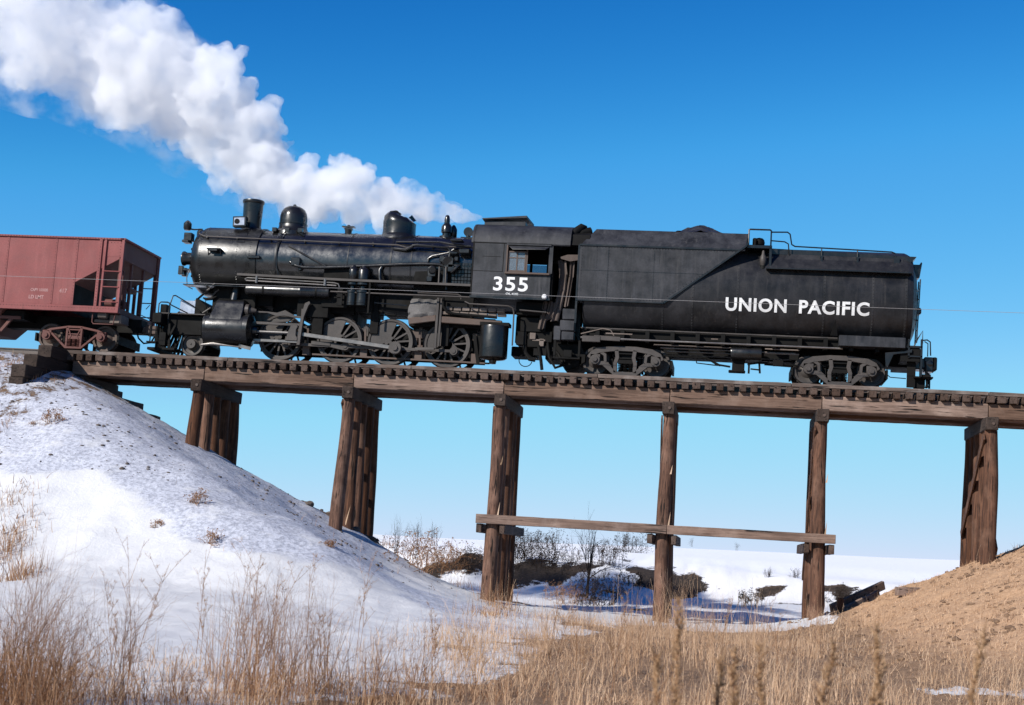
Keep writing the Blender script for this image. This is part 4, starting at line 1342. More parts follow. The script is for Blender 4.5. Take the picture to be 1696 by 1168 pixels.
hs.build('connecting_hose', SOOT, eng)
rg = [(.33 + .20 * math.cos(a), -1.0, .37 + .19 * math.sin(a)) for a in np.linspace(.6, 2 * PI - .2, 22)]
MB().tube(rg, .014, 6).build('cable_loop', SOOT, eng)
MB().bar((.1, -1.22, 1.86), (.92, -1.22, 1.82), .3, .03).build('cab_step', STEEL, eng)
gr = MB().box(.5, .9, -1.02, -1.0, .98, 1.03)
cb = [(.78, 1.0), (.84, 1.16), (.90, 1.3)]
gr.box(.42, .60, -1.05, -.9, 1.02, 1.22).box(.72, .86, -1.02, -.9, .82, 1.05)
gr.build('pipe_union', BRICK, eng, .02)
# canvas weather curtain between cab and tender, in torn strips
cur = MB()
for (pts, w) in ((((931, 432), (933, 455), (931, 480), (925, 505), (918, 532)), .25), (((948, 432), (946, 460), (942, 485), (938, 508)), .15), (((906, 500), (902, 520), (896, 545)), .22), (((915, 500), (912, 520), (906, 530)), .22)):
    P3 = [at(a, b, -1.12) for a, b in pts]
    vsx, fsx = [], []
    for i, p in enumerate(P3):
        for k in range(7):
            u = k / 6 - .5
            vsx.append((p[0] + u * w, p[1] + .05 * math.sin(k * 1.9 + i * .7), p[2] + .02 * math.sin(k + i)))
    for i in range(len(P3) - 1):
        for k in range(6):
            fsx.append((i * 7 + k, i * 7 + k + 1, i * 7 + 8 + k, i * 7 + 7 + k))
    k0 = len(vsx)
    vsx += [(a, b + .012, c) for a, b, c in vsx[:k0]]
    fsx += [tuple(k0 + q for q in f_[::-1]) for f_ in list(fsx)]
    cur.add(vsx, fsx)
cur.build('canvas_curtain', CANVAS, eng, 0, 60)
MB().add([at(927, 426, -1.25), at(940, 422, -1.25), at(958, 422, -1.25), at(958, 431, -1.25), at(944, 433, -1.25), at(930, 429, -1.25)], [(0, 1, 2, 3, 4, 5)]).build('curtain_hood', CANVAS, eng, 0, 0)
MB().tube([at(932, 405, -1.15), at(942, 396, -1.1), at(954, 384, -1.0), at(964, 377, -.9), at(971, 377, -.8)], [.07, .12, .14, .13, .06], 10).build('rolled_curtain', SOOT, eng)
MB().tube([at(950, 394, -1.0), at(964, 387, -.9), at(979, 383, -.8)], [.10, .15, .13], 10).build('rolled_curtain', SOOT, eng)
MB().xprism([(-1.45, 3.9), (-1.3, 4.25), (-.9, 4.42), (0, 4.5), (.9, 4.42), (1.3, 4.25), (1.45, 3.9), (1.2, 3.9), (.9, 4.2), (0, 4.3), (-.9, 4.2), (-1.2, 3.9)], 1.5, 2.12).build('apron_hood', SOOT, eng)
MB().box(1.0, 1.06, -1.45, 1.45, 2.2, 3.1).box(1.1, 1.8, -.9, .9, 1.2, 2.3).box(1.06, 1.84, .55, .62, 1.0, 4.3).box(.95, 1.5, -.3, .3, .6, 1.3).build('gangway_plate', SOOT, eng)
# pilot truck, deck, pilot
for s in (-1, 1):
    w = wheel_mesh(MB(), (-10.34, s * .77, RT + .375), .375, s).build('pilot_wheel', STEEL, eng, 0, 40)
    MB().cyl((-10.34, s * .84, RT + .375), (-10.34, s * .93, RT + .375), .15, n=20).cyl((-10.34, s * .9, RT + .375), (-10.34, s * .95, RT + .375), .03, n=10).build('wheel_hub', STEEL, w, .008)
MB().cyl((-10.34, -.8, RT + .375), (-10.34, .8, RT + .375), .08, n=12).box(-10.7, -9.9, -.55, .55, .45, .70).build('pilot_truck_frame', SOOT, eng)
MB().box(-11.42, -9.75, -1.15, 1.15, 1.325, 1.36).build('pilot_deck', STEEL, eng, .004)
MB().box(-11.48, -11.18, -1.45, 1.45, .98, 1.30).box(-11.3, -9.7, -.95, -.75, .70, 1.32).box(-11.3, -9.7, .75, .95, .70, 1.32).box(-11.1, -9.8, -.7, .7, .9, 1.3).build('pilot_beam', SOOT, eng, .02)
pl = MB()
for y in np.linspace(-1.25, 1.25, 11):
    pl.bar((-11.32, y, 1.0), (-11.62 + .18 * abs(y), y * .9, .22), .06, .07, (1, 0, 0))
pl.box(-11.70, -11.35, -1.1, 1.1, .17, .25)
for y in (-1.2, -.6):
    pl.bar((-11.0, y, 1.0), (-10.95, y, .25), .05, .08, (1, 0, 0)).bar((-10.8, y, .95), (-11.1, y, .3), .05, .06, (1, 0, 0))
pl.box(-11.15, -10.75, -1.25, -.5, .17, .24).box(-11.25, -11.05, -1.3, -1.0, .3, .7)
pl.build('pilot', SOOT, eng)
stp = MB().box(-11.62, -11.30, -1.42, -1.1, .36, .40).bar((-11.55, -1.3, .38), (-11.55, -1.3, 1.0), .03, .03, (1, 0, 0)).bar((-11.38, -1.3, .38), (-11.38, -1.3, 1.0), .03, .03, (1, 0, 0))
stp.build('pilot_step', SOOT, eng)
# front coupler and hose
MB().box(-11.85, -11.4, -.13, .13, .80, 1.02).box(-12.05, -11.75, -.17, .17, .76, 1.06).build('front_coupler', RUST, eng, .04)
MB().box(-10.80, -10.30, -.95, -.35, 1.36, 1.80).build('tool_box', PALE, eng, .01)
MB().prism([(-10.30, 1.36), (-9.85, 1.36), (-9.86, 1.62), (-10.0, 1.70), (-10.15, 1.82), (-10.28, 1.90), (-10.30, 1.88)], -.95, .95).build('bumper_casting', SOOT, eng, .01)
MB().tube([(-10.90, -.9, 1.36), (-10.35, -.85, 1.80), (-9.92, -.80, 2.25), (-9.75, -.85, 2.40)], .035, 8).tube([(-9.78, -1.0, 1.92), (-9.65, -1.0, 2.1), (-9.55, -1.0, 2.18)], .03, 8).tube([(-10.0, -1.05, 1.40), (-9.75, -1.05, 1.58)], .03, 8).build('smokebox_brace', STEEL, eng)
MB().tube([(-10.05, -1.0, 1.90), (-9.95, -1.0, 1.86), (-9.75, -1.0, 1.88), (-9.6, -1.0, 1.96)], [.02, .05, .05, .02], 8).tube([(-9.95, -1.0, 1.88), (-9.97, -1.0, 1.4)], .012, 6).build('front_lever', SOOT, eng)
MB().tube([(-11.40, -1.2, 1.0), (-11.40, -1.2, 1.62), (-11.34, -1.2, 1.68), (-11.12, -1.2, 1.68), (-11.05, -1.2, 1.65), (-11.05, -1.2, 1.0)], .022, 6).tube([(-11.05, -1.2, 1.55), (-10.98, -1.15, 1.90), (-10.92, -1.1, 1.92), (-10.35, -1.0, 1.62), (-10.1, -1.0, 1.45)], .022, 6).tube([(-11.05, -1.2, 1.62), (-10.5, -1.0, 1.38)], .02, 6).build('pilot_handrail', BLACK, eng)
MB().box(-11.36, -11.16, -1.15, -.8, 1.36, 1.62).build('lamp_stand', SOOT, eng, .01)

# ------------------------------------------------------------------ tender
ten = empty('locomotive_tender', (6.8, 0, RT))
tag(ten, 'black tender lettered UNION PACIFIC with sloping coal bunker behind the locomotive cab', 'tender')
TR, TZ = 1.50, 2.75
TP = 2.5              # the lower half of the tank is squared off, the upper half round


def tank_pt(a, k=0.0):
    """a point of the tank's cross section at angle a above the waist on the near side: (y, z)"""
    c, sn = math.cos(a), math.sin(a)
    q = TP if sn < 0 else 2.0
    return (-(TR + k) * math.copysign(abs(c) ** (2 / q), c), TZ + (TR + k) * math.copysign(abs(sn) ** (2 / q), sn))


vs, fs = [], []
na = 96
rings = ((0.001, 1.98), (1.40, 2.0), (TR, 2.06), (TR, 11.52), (1.47, 11.60), (1.40, 11.72), (1.05, 11.86), (.5, 11.90), (.001, 11.90))
for r, x in rings:
    for i in range(na):
        y, z = tank_pt(2 * PI * i / na)
        vs.append((x, y * r / TR, TZ + (z - TZ) * r / TR))
for j in range(len(rings) - 1):
    for i in range(na):
        fs.append((j * na + i, j * na + (i + 1) % na, (j + 1) * na + (i + 1) % na, (j + 1) * na + i))
MB().add(vs, fs).build('water_tank', TANKP, ten, 0, 25)


def on_tank(x, z, k=0.0):
    q = TP if z < TZ else 2.0
    y = -max(0, (TR + k) ** q - abs(z - TZ) ** q) ** (1 / q)
    return (x, y, z)


# plate laps with their rivets
lap = MB()
rows = []
for x in (4.42, 5.3, 6.62, 9.15, 10.55, 11.50):
    ang = np.linspace(-.98, .48, 22)
    for s in (0,):
        o_ = [tank_pt(a, .009) for a in ang]
        i_ = [tank_pt(a, -.006) for a in ang[::-1]]
        lap.xprism(o_ + i_, x - .035, x + .035)
    for a, b in zip(ang[:-1], ang[1:]):
        rows.append(((x, *tank_pt(a, .008)), (x, *tank_pt(b, .008)), (0, -math.cos((a + b) / 2), math.sin((a + b) / 2))))
lap.build('tank_plate_lap', TANKP, ten, 0, 25)
rivet_rows(rows, 'rivet', TANKP, ten, .019, .075)
# coal bunker: flat sides, sloped collar on top
SY = 1.53
for s in (-1, 1):
    y0, y1 = (-SY, -SY + .025) if s < 0 else (SY - .025, SY)
    MB().prism([(1.85, 2.22), (4.45, 2.22), (6.80, 4.02), (6.80, 3.90), (6.80, 3.90), (1.86, 3.90)][:3] + [(6.62, 3.90), (1.86, 3.90)], y0, y1).build('bunker_side', CABP, ten)
    f = MB()
    ya, yb = s * SY, s * 1.06
    f.add([(1.86, ya, 3.89), (6.78, ya, 3.89), (6.86, yb, 4.50), (2.28, yb, 4.50), (1.86, ya - s * .03, 3.87), (6.78, ya - s * .03, 3.87), (6.86, yb - s * .03, 4.48), (2.28, yb - s * .03, 4.48)],
          [(0, 1, 2, 3), (7, 6, 5, 4), (0, 3, 7, 4), (1, 5, 6, 2), (3, 2, 6, 7), (0, 4, 5, 1)])
    f.build('bunker_collar', CABP, ten)
    MB().box(1.84, 6.66, ya - .03 if s < 0 else ya - .0, ya if s < 0 else ya + .03, 3.875, 3.925).build('collar_angle', BLACK, ten)
    MB().box(1.80, 4.46, min(ya, ya - s * .5) - (.02 if s < 0 else 0), max(ya, ya - s * .5) + (.02 if s > 0 else 0), 2.19, 2.222).build('bunker_ledge', BLACK, ten)
    MB().stroke([(4.44, 2.205), (6.80, 4.015), (6.86, 4.12)], .05, (ya - .02) if s < 0 else ya - .35, (ya + .35) if s < 0 else ya + .02).build('bunker_slope_flange', BLACK, ten)
MB().add([(1.86, -1.5, 2.2), (1.86, 1.5, 2.2), (1.86, 1.5, 3.9), (2.28, 1.03, 4.48), (2.28, -1.03, 4.48), (1.86, -1.5, 3.9)], [(0, 1, 2, 3, 4, 5)]).box(6.80, 6.86, -1.0, 1.0, 3.9, 4.48).build('bunker_end', SOOT, ten, 0, 0)
MB().box(1.80, 1.86, -1.53, -1.48, 1.5, 3.9).box(1.80, 1.86, 1.48, 1.53, 1.5, 3.9).build('bunker_corner', BLACK, ten)
MB().box(2.0, 6.7, -1.0, 1.0, 4.3, 4.36).build('bunker_floor', SOOT, ten)
rivet_rows([((2.0, -SY - .0, 3.84), (6.5, -SY, 3.84), (0, -1, 0)), ((2.0, -SY, 2.27), (4.4, -SY, 2.27), (0, -1, 0)), ((2.38, -SY, 2.3), (2.38, -SY, 3.84), (0, -1, 0)), ((2.75, -SY, 2.3), (2.75, -SY, 3.84), (0, -1, 0)), ((4.55, -SY, 2.42), (6.55, -SY, 3.80), (0, -1, 0)), ((1.93, -SY, 2.3), (1.93, -SY, 3.84), (0, -1, 0))], 'rivet', CABP, ten, .017, .09)
MB().box(1.95, 5.6, -SY - .004, -SY, 3.12, 3.135).box(2.72, 2.735, -SY - .004, -SY, 2.24, 3.87).box(4.10, 4.112, -SY - .004, -SY, 2.24, 3.87).build('bunker_seam', BLACK, ten, 0, 0)
# walkway ledge along the tank, deck coaming, rear overhang
for s in (-1, 1):
    ya, yb = (-1.60, -1.22) if s < 0 else (1.22, 1.60)
    MB().box(7.42, 11.66, ya, yb, 3.355, 3.395).build('walkway', BLACK, ten, .006)
    MB().add([(7.75, s * 1.30, 3.395), (11.55, s * 1.30, 3.395), (11.42, s * 1.02, 3.90), (8.05, s * 1.02, 3.93), (7.75, s * .6, 3.395), (11.55, s * .6, 3.395), (11.42, s * .6, 3.90), (8.05, s * .6, 3.93)],
             [(0, 1, 2, 3), (7, 6, 5, 4), (0, 3, 7, 4), (1, 5, 6, 2), (3, 2, 6, 7), (0, 4, 5, 1)]).build('top_tank_side', TANKP, ten, .01)
    MB().bar((7.55, s * .92, 4.02), (11.72, s * .92, 3.90), .04, .17).build('deck_coaming', BLACK, ten)
MB().add([(11.2, -1.0, 3.78), (11.60, -1.0, 3.74), (11.82, -1.0, 3.98), (11.2, -1.0, 3.99), (11.2, 1.0, 3.78), (11.60, 1.0, 3.74), (11.82, 1.0, 3.98), (11.2, 1.0, 3.99)], [(0, 1, 2, 3), (7, 6, 5, 4), (0, 4, 5, 1), (1, 5, 6, 2), (2, 6, 7, 3), (3, 7, 4, 0)]).build('rear_overhang', BLACK, ten)
MB().box(7.6, 11.3, -.9, .9, 3.9, 3.95).build('tank_deck', BLACK, ten)
# platform, lamp, handrails
MB().box(6.84, 7.58, -1.30, -.6, 4.02, 4.12).box(7.50, 7.58, -1.30, -1.22, 3.40, 4.06).build('bunker_platform', BLACK, ten, .008)
MB().lathe([(0, 3.44), (.05, 3.44), (.06, 3.50), (.09, 3.56), (.105, 3.66), (.09, 3.76), (.05, 3.84), (.04, 3.92), (.02, 3.96), (0, 3.96)], (7.33, -1.30, 0), 'Z', 18).build('oil_lamp', STEEL, ten)
MB().lathe([(0, 3.38), (.10, 3.39), (.09, 3.50), (.04, 3.52), (0, 3.52)], (7.33, -1.27, 0), 'Z', 14).build('lamp_base', SOOT, ten)
MB().box(7.0, 7.12, -1.1, -.8, 4.12, 4.38).lathe([(0, -.16), (.15, -.10), (.17, 0), (.14, .12), (0, .16)], (7.2, -.85, 4.28), 'Z', 10).build('coal_gate_latch', SOOT, ten, .03)
MB().tube([(6.88, -1.25, 4.08), (6.88, -1.25, 4.58), (6.92, -1.25, 4.60), (7.50, -1.25, 4.60), (7.54, -1.25, 4.57), (7.54, -1.25, 4.10)], .026, 8).build('handrail', BLACK, ten)
MB().tube([(7.54, -1.22, 4.54), (8.02, -1.15, 4.57), (8.10, -1.1, 4.52), (8.16, -1.05, 4.22), (8.26, -1.02, 4.17), (9.2, -1.0, 4.15), (11.10, -1.0, 4.10), (11.20, -1.0, 4.06), (11.22, -1.0, 3.92)], .022, 8).build('handrail', BLACK, ten)
MB().tube([(7.54, -1.22, 4.28), (7.95, -1.12, 4.28), (8.06, -1.1, 4.22), (8.08, -1.08, 4.05), (8.10, -1.05, 3.90)], .02, 8).build('handrail', BLACK, ten)
st = MB()
for x in (9.05, 10.10):
    st.cyl((x, -1.0, 3.86), (x, -1.0, 4.15), .018, n=6).box(x - .05, x + .05, -1.1, -1.0, 3.84, 3.90).box(x - .03, x + .03, -1.14, -1.08, 3.72, 3.86)
st.box(11.15, 11.32, -1.12, -.98, 3.70, 3.92)
st.build('handrail_stanchion', BLACK, ten)
# rear lamp, bracket, ladder
MB().prism([(11.62, 3.36), (11.95, 3.40), (12.02, 3.86), (11.98, 3.88), (11.95, 3.80), (11.76, 3.80), (11.72, 3.44), (11.62, 3.44)], -.75, -.35).box(11.55, 11.8, -.6, -.5, 3.38, 3.44).build('rear_lamp', BLACK, ten, .015)
MB().box(11.85, 12.10, -.2, .2, 2.40, 2.60).build('rear_bracket', BLACK, ten, .04)
ld = MB()
for y in (-1.05, -.65):
    ld.cyl((11.88, y, 1.4), (11.94, y, 3.3), .02, n=6)
for z in np.arange(1.5, 3.3, .3):
    ld.cyl((11.90, -1.05, z), (11.90, -.65, z), .014, n=6)
ld.build('rear_ladder', BLACK, ten)
# lower tool box, frame, brake rigging
MB().box(9.62, 11.52, -1.50, -.9, 1.16, 1.47).build('side_box', CABP, ten, .01)
MB().add([(9.36, -1.42, 1.46), (9.58, -1.36, 1.46), (9.50, -1.43, 1.95)], [(0, 1, 2)]).build('gusset', SOOT, ten, 0, 0)
fr = MB().box(2.0, 11.6, -1.05, 1.05, 1.18, 1.42).box(1.9, 11.9, -.35, .35, .75, 1.25).box(11.4, 11.95, -1.35, 1.35, .80, 1.20)
for x in np.arange(2.5, 11.5, .75):
    fr.box(x - .06, x + .06, -1.28, 1.28, 1.05, 1.40)
fr.build('tender_frame', SOOT, ten)
MB().bar((1.98, -1.16, 1.425), (9.6, -1.16, 1.42), .06, .035).build('frame_angle', STEEL, ten)
MB().tube([(2.0, -1.28, 1.11), (4.0, -1.28, 1.10), (9.75, -1.28, 1.10)], .030, 8).build('brake_pipe', BRIGHT, ten)
for z, y, a, b in ((1.0, -1.1, 4.2, 6.5), (.93, -1.0, 4.4, 8.4), (.85, -.9, 4.6, 6.5), (1.02, -1.1, 7.5, 8.5), (.90, -1.05, 7.5, 8.5), (1.26, -1.29, 2.75, 3.55), (1.22, -1.29, 5.9, 6.1)):
    MB().tube([(a, y, z), (b, y, z)], .02, 6).build('brake_rod', BRICK, ten)
MB().box(4.3, 8.5, -.75, .5, .78, 1.0).build('centre_sill', SOOT, ten)
MB().lathe([(0, 6.50), (.19, 6.50), (.2, 6.53), (.2, 7.37), (.19, 7.40), (0, 7.40)], (0, -1.08, .86), 'X', 24).build('brake_cylinder', BLACK, ten)
MB().box(6.55, 6.92, -1.0, -.7, .32, .72).box(6.45, 6.95, -1.02, -.68, .30, .36).build('brake_valve', SOOT, ten, .02)
rg = MB().tube([(5.45, -1.0, .72), (5.50, -1.0, .52), (6.0, -1.0, .48), (6.5, -1.0, .46)], .018, 6).tube([(4.5, -1.0, .70), (5.8, -1.0, .68), (6.1, -1.0, .50), (6.5, -1.0, .45)], .03, 6).bar((5.7, -.95, .72), (6.2, -.95, .48), .05, .06).tube([(7.0, -1.0, .55), (7.4, -1.0, .62), (8.5, -.9, .58)], .03, 6)
rg.bar((7.05, -.95, .55), (7.05, -.95, .28), .05, .06, (1, 0, 0)).bar((7.1, -.95, .42), (7.38, -.95, .40), .05, .04).bar((7.35, -.95, .60), (7.38, -.95, .30), .05, .06, (1, 0, 0)).box(7.75, 8.05, -1.0, -.8, .55, .72).bar((7.5, -.9, .58), (8.3, -.9, .55), .04, .05)
rg.tube([(4.2, -1.0, .45), (4.35, -1.0, .72)], .02, 6).build('brake_rigging', SOOT, ten)
MB().tube([(2.0, -1.27, 1.22), (2.3, -1.29, 1.30), (2.65, -1.30, 1.40), (2.9, -1.30, 1.36), (3.0, -1.29, 1.2)], .016, 6).build('loose_wire', BRICK, ten)
# front corner: steps, buffer, boxes below the bunker
MB().box(1.42, 1.82, -1.40, -1.05, 1.62, 1.95).box(1.36, 1.80, -1.38, -1.0, 1.28, 1.60).box(1.18, 1.40, -1.35, -1.0, .98, 1.42).box(1.42, 1.80, -1.36, -1.0, 1.0, 1.26).build('front_step_box', CABP, ten, .02)
MB().box(1.2, 1.28, -1.36, -1.30, .45, 1.0).box(1.95, 2.02, -1.36, -1.3, .45, 1.0).box(1.2, 2.02, -1.4, -1.1, .42, .47).box(1.5, 1.75, -1.2, -1.0, .50, .72).build('front_step', SOOT, ten, .008)
MB().box(2.05, 2.6, -1.34, -1.2, .98, 1.16).bar((2.4, -1.28, 1.12), (3.2, -1.28, 1.10), .08, .14).build('frame_bracket', STEEL, ten, .01)
MB().prism([(1.25, .95), (2.0, .95), (2.15, .62), (2.15, .40), (1.85, .22), (1.55, .12), (1.35, .42)], -.9, .9).build('buffer_casting', SOOT, ten, .02)
# rear: buffer beam, coupler, steps, hoses
MB().box(11.9, 12.25, -.28, .28, .72, 1.05).box(12.2, 12.48, -.30, .30, .66, 1.10).lathe([(.0, 12.20), (.2, 12.22), (.22, 12.4), (.2, 12.5), (0, 12.52)], (0, -.1, .90), 'X', 16).build('rear_coupler', BLACK, ten, .03)
MB().box(12.44, 12.58, -.32, -.05, .70, 1.10).box(12.44, 12.56, .05, .32, .70, 1.10).build('coupler_knuckle', SOOT, ten, .03)
rs = MB().prism([(11.62, .06), (11.86, .06), (11.86, .85), (11.62, .85)], -1.18, -1.08).box(12.0, 12.28, -1.35, -.7, .36, .44).box(11.8, 12.35, -1.32, -.9, .33, .38).bar((12.20, -1.2, .06), (12.12, -1.2, .85), .04, .06, (1, 0, 0)).bar((11.98, -1.2, .30), (11.98, -1.2, 1.2), .03, .04, (1, 0, 0))
rs.box(11.85, 12.15, -1.1, -.8, .06, .36).build('rear_step', SOOT, ten, .008)
MB().prism([(10.95, 1.02), (11.5, 1.08), (11.72, 1.16), (11.72, 1.05), (11.2, .98), (11.05, .62), (10.98, .60)], -1.42, -1.36).box(11.60, 12.02, -1.40, -1.0, .92, .97).box(11.60, 11.66, -1.40, -1.34, .9, 1.45).box(11.96, 12.02, -1.40, -1.34, .36, 1.46).box(11.62, 12.02, -1.40, -1.34, 1.20, 1.26).build('rear_grab_frame', BLACK, ten, .006)
MB().tube([(11.78, -1.3, 1.25), (11.88, -1.3, 1.48), (12.02, -1.3, 1.72), (12.02, -1.3, 1.35)], .02, 6).tube([(12.02, -1.3, 1.44), (12.15, -1.3, 1.46), (12.24, -1.3, 1.40), (12.26, -1.3, 1.0)], .02, 6).tube([(12.1, -1.1, 1.44), (12.2, -1.1, 1.38), (12.2, -1.1, 1.0)], .016, 6).build('grab_iron', BLACK, ten)
MB().tube([(12.02, -.9, .72), (12.18, -.95, .62), (12.24, -.95, .30), (12.20, -.95, .08)], .035, 8).tube([(12.15, -.6, .7), (12.32, -.7, .5), (12.32, -.7, .1)], .03, 8).build('air_hose', SOOT, ten)
MB().tube([(11.05, -1.1, .80), (11.05, -1.1, .42), (11.15, -1.1, .34), (11.6, -1.1, .32)], .014, 6).build('uncoupling_rod', SOOT, ten)
for cx in (3.37, 9.70):
    truck(ten, cx, 'cast', STEEL)
# lettering laid on the curved plate
for word, x0, wd in (('UNION', 6.28, 1.79), ('PACIFIC', 8.43, 2.03)):
    text_part('lettering', word, 0.525, WHITE, ten, (x0, -1.5, 2.09), (1, 0, 0), (0, 0, 1), .016, 1.1, .002, wd, lambda p, c: Vector(on_tank(p.x, p.z, .012 + c)))

# coal
vs, fs = [], []
nx_, ny_ = 64, 26
for j in range(ny_):
    for i in range(nx_):
        a, b = i / (nx_ - 1), j / (ny_ - 1)
        x, y = 2.3 + 4.5 * a, -1.0 + 2.0 * b
        z = 4.38 + .55 * math.exp(-((x - 5.45) / .75) ** 2 - (y / .85) ** 2) + .10 * math.exp(-((x - 4.0) / .8) ** 2) + .10 * (vnoise(x * 4, y * 4, 1) - .5) + .09 * (vnoise(x * 11, y * 11, 2) - .5)
        vs.append((x, y, z))
for j in range(ny_ - 1):
    for i in range(nx_ - 1):
        fs.append((j * nx_ + i, j * nx_ + i + 1, (j + 1) * nx_ + i + 1, (j + 1) * nx_ + i))
COAL = paint('dull_black_coal', (0.012, 0.011, 0.011), (0.045, 0.042, 0.042), (0.3, 0.8), 0.9, 0.0, False)
coal = MB().add(vs, fs).build('coal_heap', COAL, None, 0, 20)
tag(coal, 'heap of black coal rising above the tender bunker', 'coal')

# ------------------------------------------------------------------ hopper car
hop = empty('hopper_car', (-18.4, 0, RT))
tag(hop, 'red oxide hopper car at left with open sloped end and ladder', 'freight car')
HX1, HX0 = -12.60, -24.2
for s in (-1, 1):
    y0, y1 = (-1.5, -1.475) if s < 0 else (1.475, 1.5)
    b = MB().prism([(HX0 + 1.6, 1.41), (-14.14, 1.41), (-14.14, 2.15), (-12.66, 2.99), (-12.66, 3.56), (HX0 + .06, 3.56), (HX0 + .06, 2.99), (HX0 + 1.6, 2.15)], y0, y1)
    b.build('side_sheet', RED, hop)
    MB().box(HX0, HX1, (y0 - .05) if s < 0 else y0, y1 if s < 0 else (y1 + .05), 3.555, 3.615).build('top_chord', RED, hop, .008)
    MB().box(HX0, HX1 + .02, (y0 - .07) if s < 0 else y0 - .02, y1 + .02 if s < 0 else (y1 + .07), 1.215, 1.41).build('side_sill', RED, hop, .008)
    for x in list(np.arange(-16.5, HX0 + 1.6, -1.62)) + [-14.87, -14.17]:
        MB().box(x - .04, x + .04, (y0 - .012) if s < 0 else y0, y1 if s < 0 else (y1 + .012), 1.41, 3.55).build('side_stake', RED, hop)
    for x, w, z1 in ((-13.37, .10, 3.56), (-12.63, .09, 3.56), (HX0 + .05, .09, 3.56), (HX0 + .75, .1, 3.56)):
        MB().box(x - w / 2, x + w / 2, (y0 - .045) if s < 0 else y0, y1 if s < 0 else (y1 + .045), 1.41, z1).build('corner_post', RED, hop, .006)
    MB().box(-13.24, -13.17, (y0 - .06) if s < 0 else y0, y1 if s < 0 else y1 + .06, 1.41, 3.55).build('ladder_stile', RED, hop, .006)
    for z in (1.56, 2.04, 2.54):
        MB().cyl((-13.22, s * 1.55, z), (-12.64, s * 1.55, z), .018, n=6).build('ladder_rung', RED, hop)
MB().box(-13.20, -12.66, -1.506, -1.5, 3.02, 3.5).build('end_panel', RED, hop)
rows = []
for x in (-16.5, -14.87, -14.17):
    rows += [((x, -1.512, 1.45), (x, -1.512, 3.5), (0, -1, 0))]
rows += [((-18.5, -1.55, 3.585), (-12.7, -1.55, 3.585), (0, -1, 0)), ((-18.5, -1.57, 1.34), (-12.7, -1.57, 1.34), (0, -1, 0)), ((-13.15, -1.506, 3.06), (-13.15, -1.506, 3.46), (0, -1, 0)), ((-12.72, -1.506, 3.06), (-12.72, -1.506, 3.46), (0, -1, 0)), ((-13.15, -1.506, 3.47), (-12.72, -1.506, 3.47), (0, -1, 0)), ((-13.37, -1.545, 1.5), (-13.37, -1.545, 3.5), (0, -1, 0))]
rivet_rows(rows, 'rivet', REDD, hop, .018, .095)
# slope sheets, ends, hopper floor
for e, xs in ((1, (-14.16, -12.68)), (-1, (HX0 + 1.62, HX0 + .08))):
    xa, xb = xs
    MB().add([(xa, -1.47, 2.15), (xa, 1.47, 2.15), (xb, 1.47, 3.0), (xb, -1.47, 3.0), (xa, -1.47, 2.11), (xa, 1.47, 2.11), (xb, 1.47, 2.96), (xb, -1.47, 2.96)], [(0, 1, 2, 3), (7, 6, 5, 4), (0, 3, 7, 4), (1, 5, 6, 2), (3, 2, 6, 7), (0, 4, 5, 1)]).build('slope_sheet', REDD, hop)
    MB().box(min(xb, xb + e * .03), max(xb, xb + e * .03), -1.47, 1.47, 2.97, 3.57).build('end_sheet', REDD, hop)
    MB().box(min(xa, xa - e * .03), max(xa, xa - e * .03), -1.47, 1.47, 1.2, 2.15).build('hopper_bulkhead', SOOT, hop)
    MB().box(xb - .06, xb + .12, -1.55, 1.55, 3.56, 3.62).build('end_chord', RED, hop, .008)
    for y in (-.5, .5):
        MB().box(min(xb, xb - e * .08), max(xb, xb - e * .08), y - .05, y + .05, 1.3, 3.0).build('end_post', REDD, hop, .008)
    for y in (-1.45, 1.45):
        MB().box(xb - .05, xb + .07, y - .05, y + .05, 1.3, 3.56).build('end_corner_post', REDD, hop, .008)
    MB().box(min(xb - e * .3, xb + e * .06), max(xb - e * .3, xb + e * .06), -1.45, 1.45, 1.22, 1.40).build('end_sill', REDD, hop, .01)
MB().box(HX0 + 1.7, -14.3, -1.40, 1.40, 3.30, 3.34).build('ore_load_floor', REDD, hop)
# under body
MB().box(HX0, -12.3, -.25, .25, .78, 1.22).box(HX0 + 3.0, -15.9, -1.1, 1.1, .95, 1.22).build('centre_sill', SOOT, hop)
for xc in (-17.4, -19.6):
    MB().add([(xc - .9, -1.3, 1.3), (xc + .9, -1.3, 1.3), (xc + .9, 1.3, 1.3), (xc - .9, 1.3, 1.3), (xc - .3, -.9, .52), (xc + .3, -.9, .52), (xc + .3, .9, .52), (xc - .3, .9, .52)], [(0, 1, 2, 3), (7, 6, 5, 4), (0, 4, 5, 1), (1, 5, 6, 2), (2, 6, 7, 3), (3, 7, 4, 0)]).build('discharge_hopper', REDD, hop, .02)
    MB().bar((xc - .35, -1.1, .55), (xc + .75, -1.1, .55), .08, .06).bar((xc + .75, -1.1, .55), (xc + 1.1, -1.1, 1.0), .08, .09).build('hopper_door_bar', REDD, hop)
MB().bar((-17.9, -1.1, 1.0), (-16.0, -1.1, 1.0), .10, .10).build('door_shaft', REDD, hop, .01)
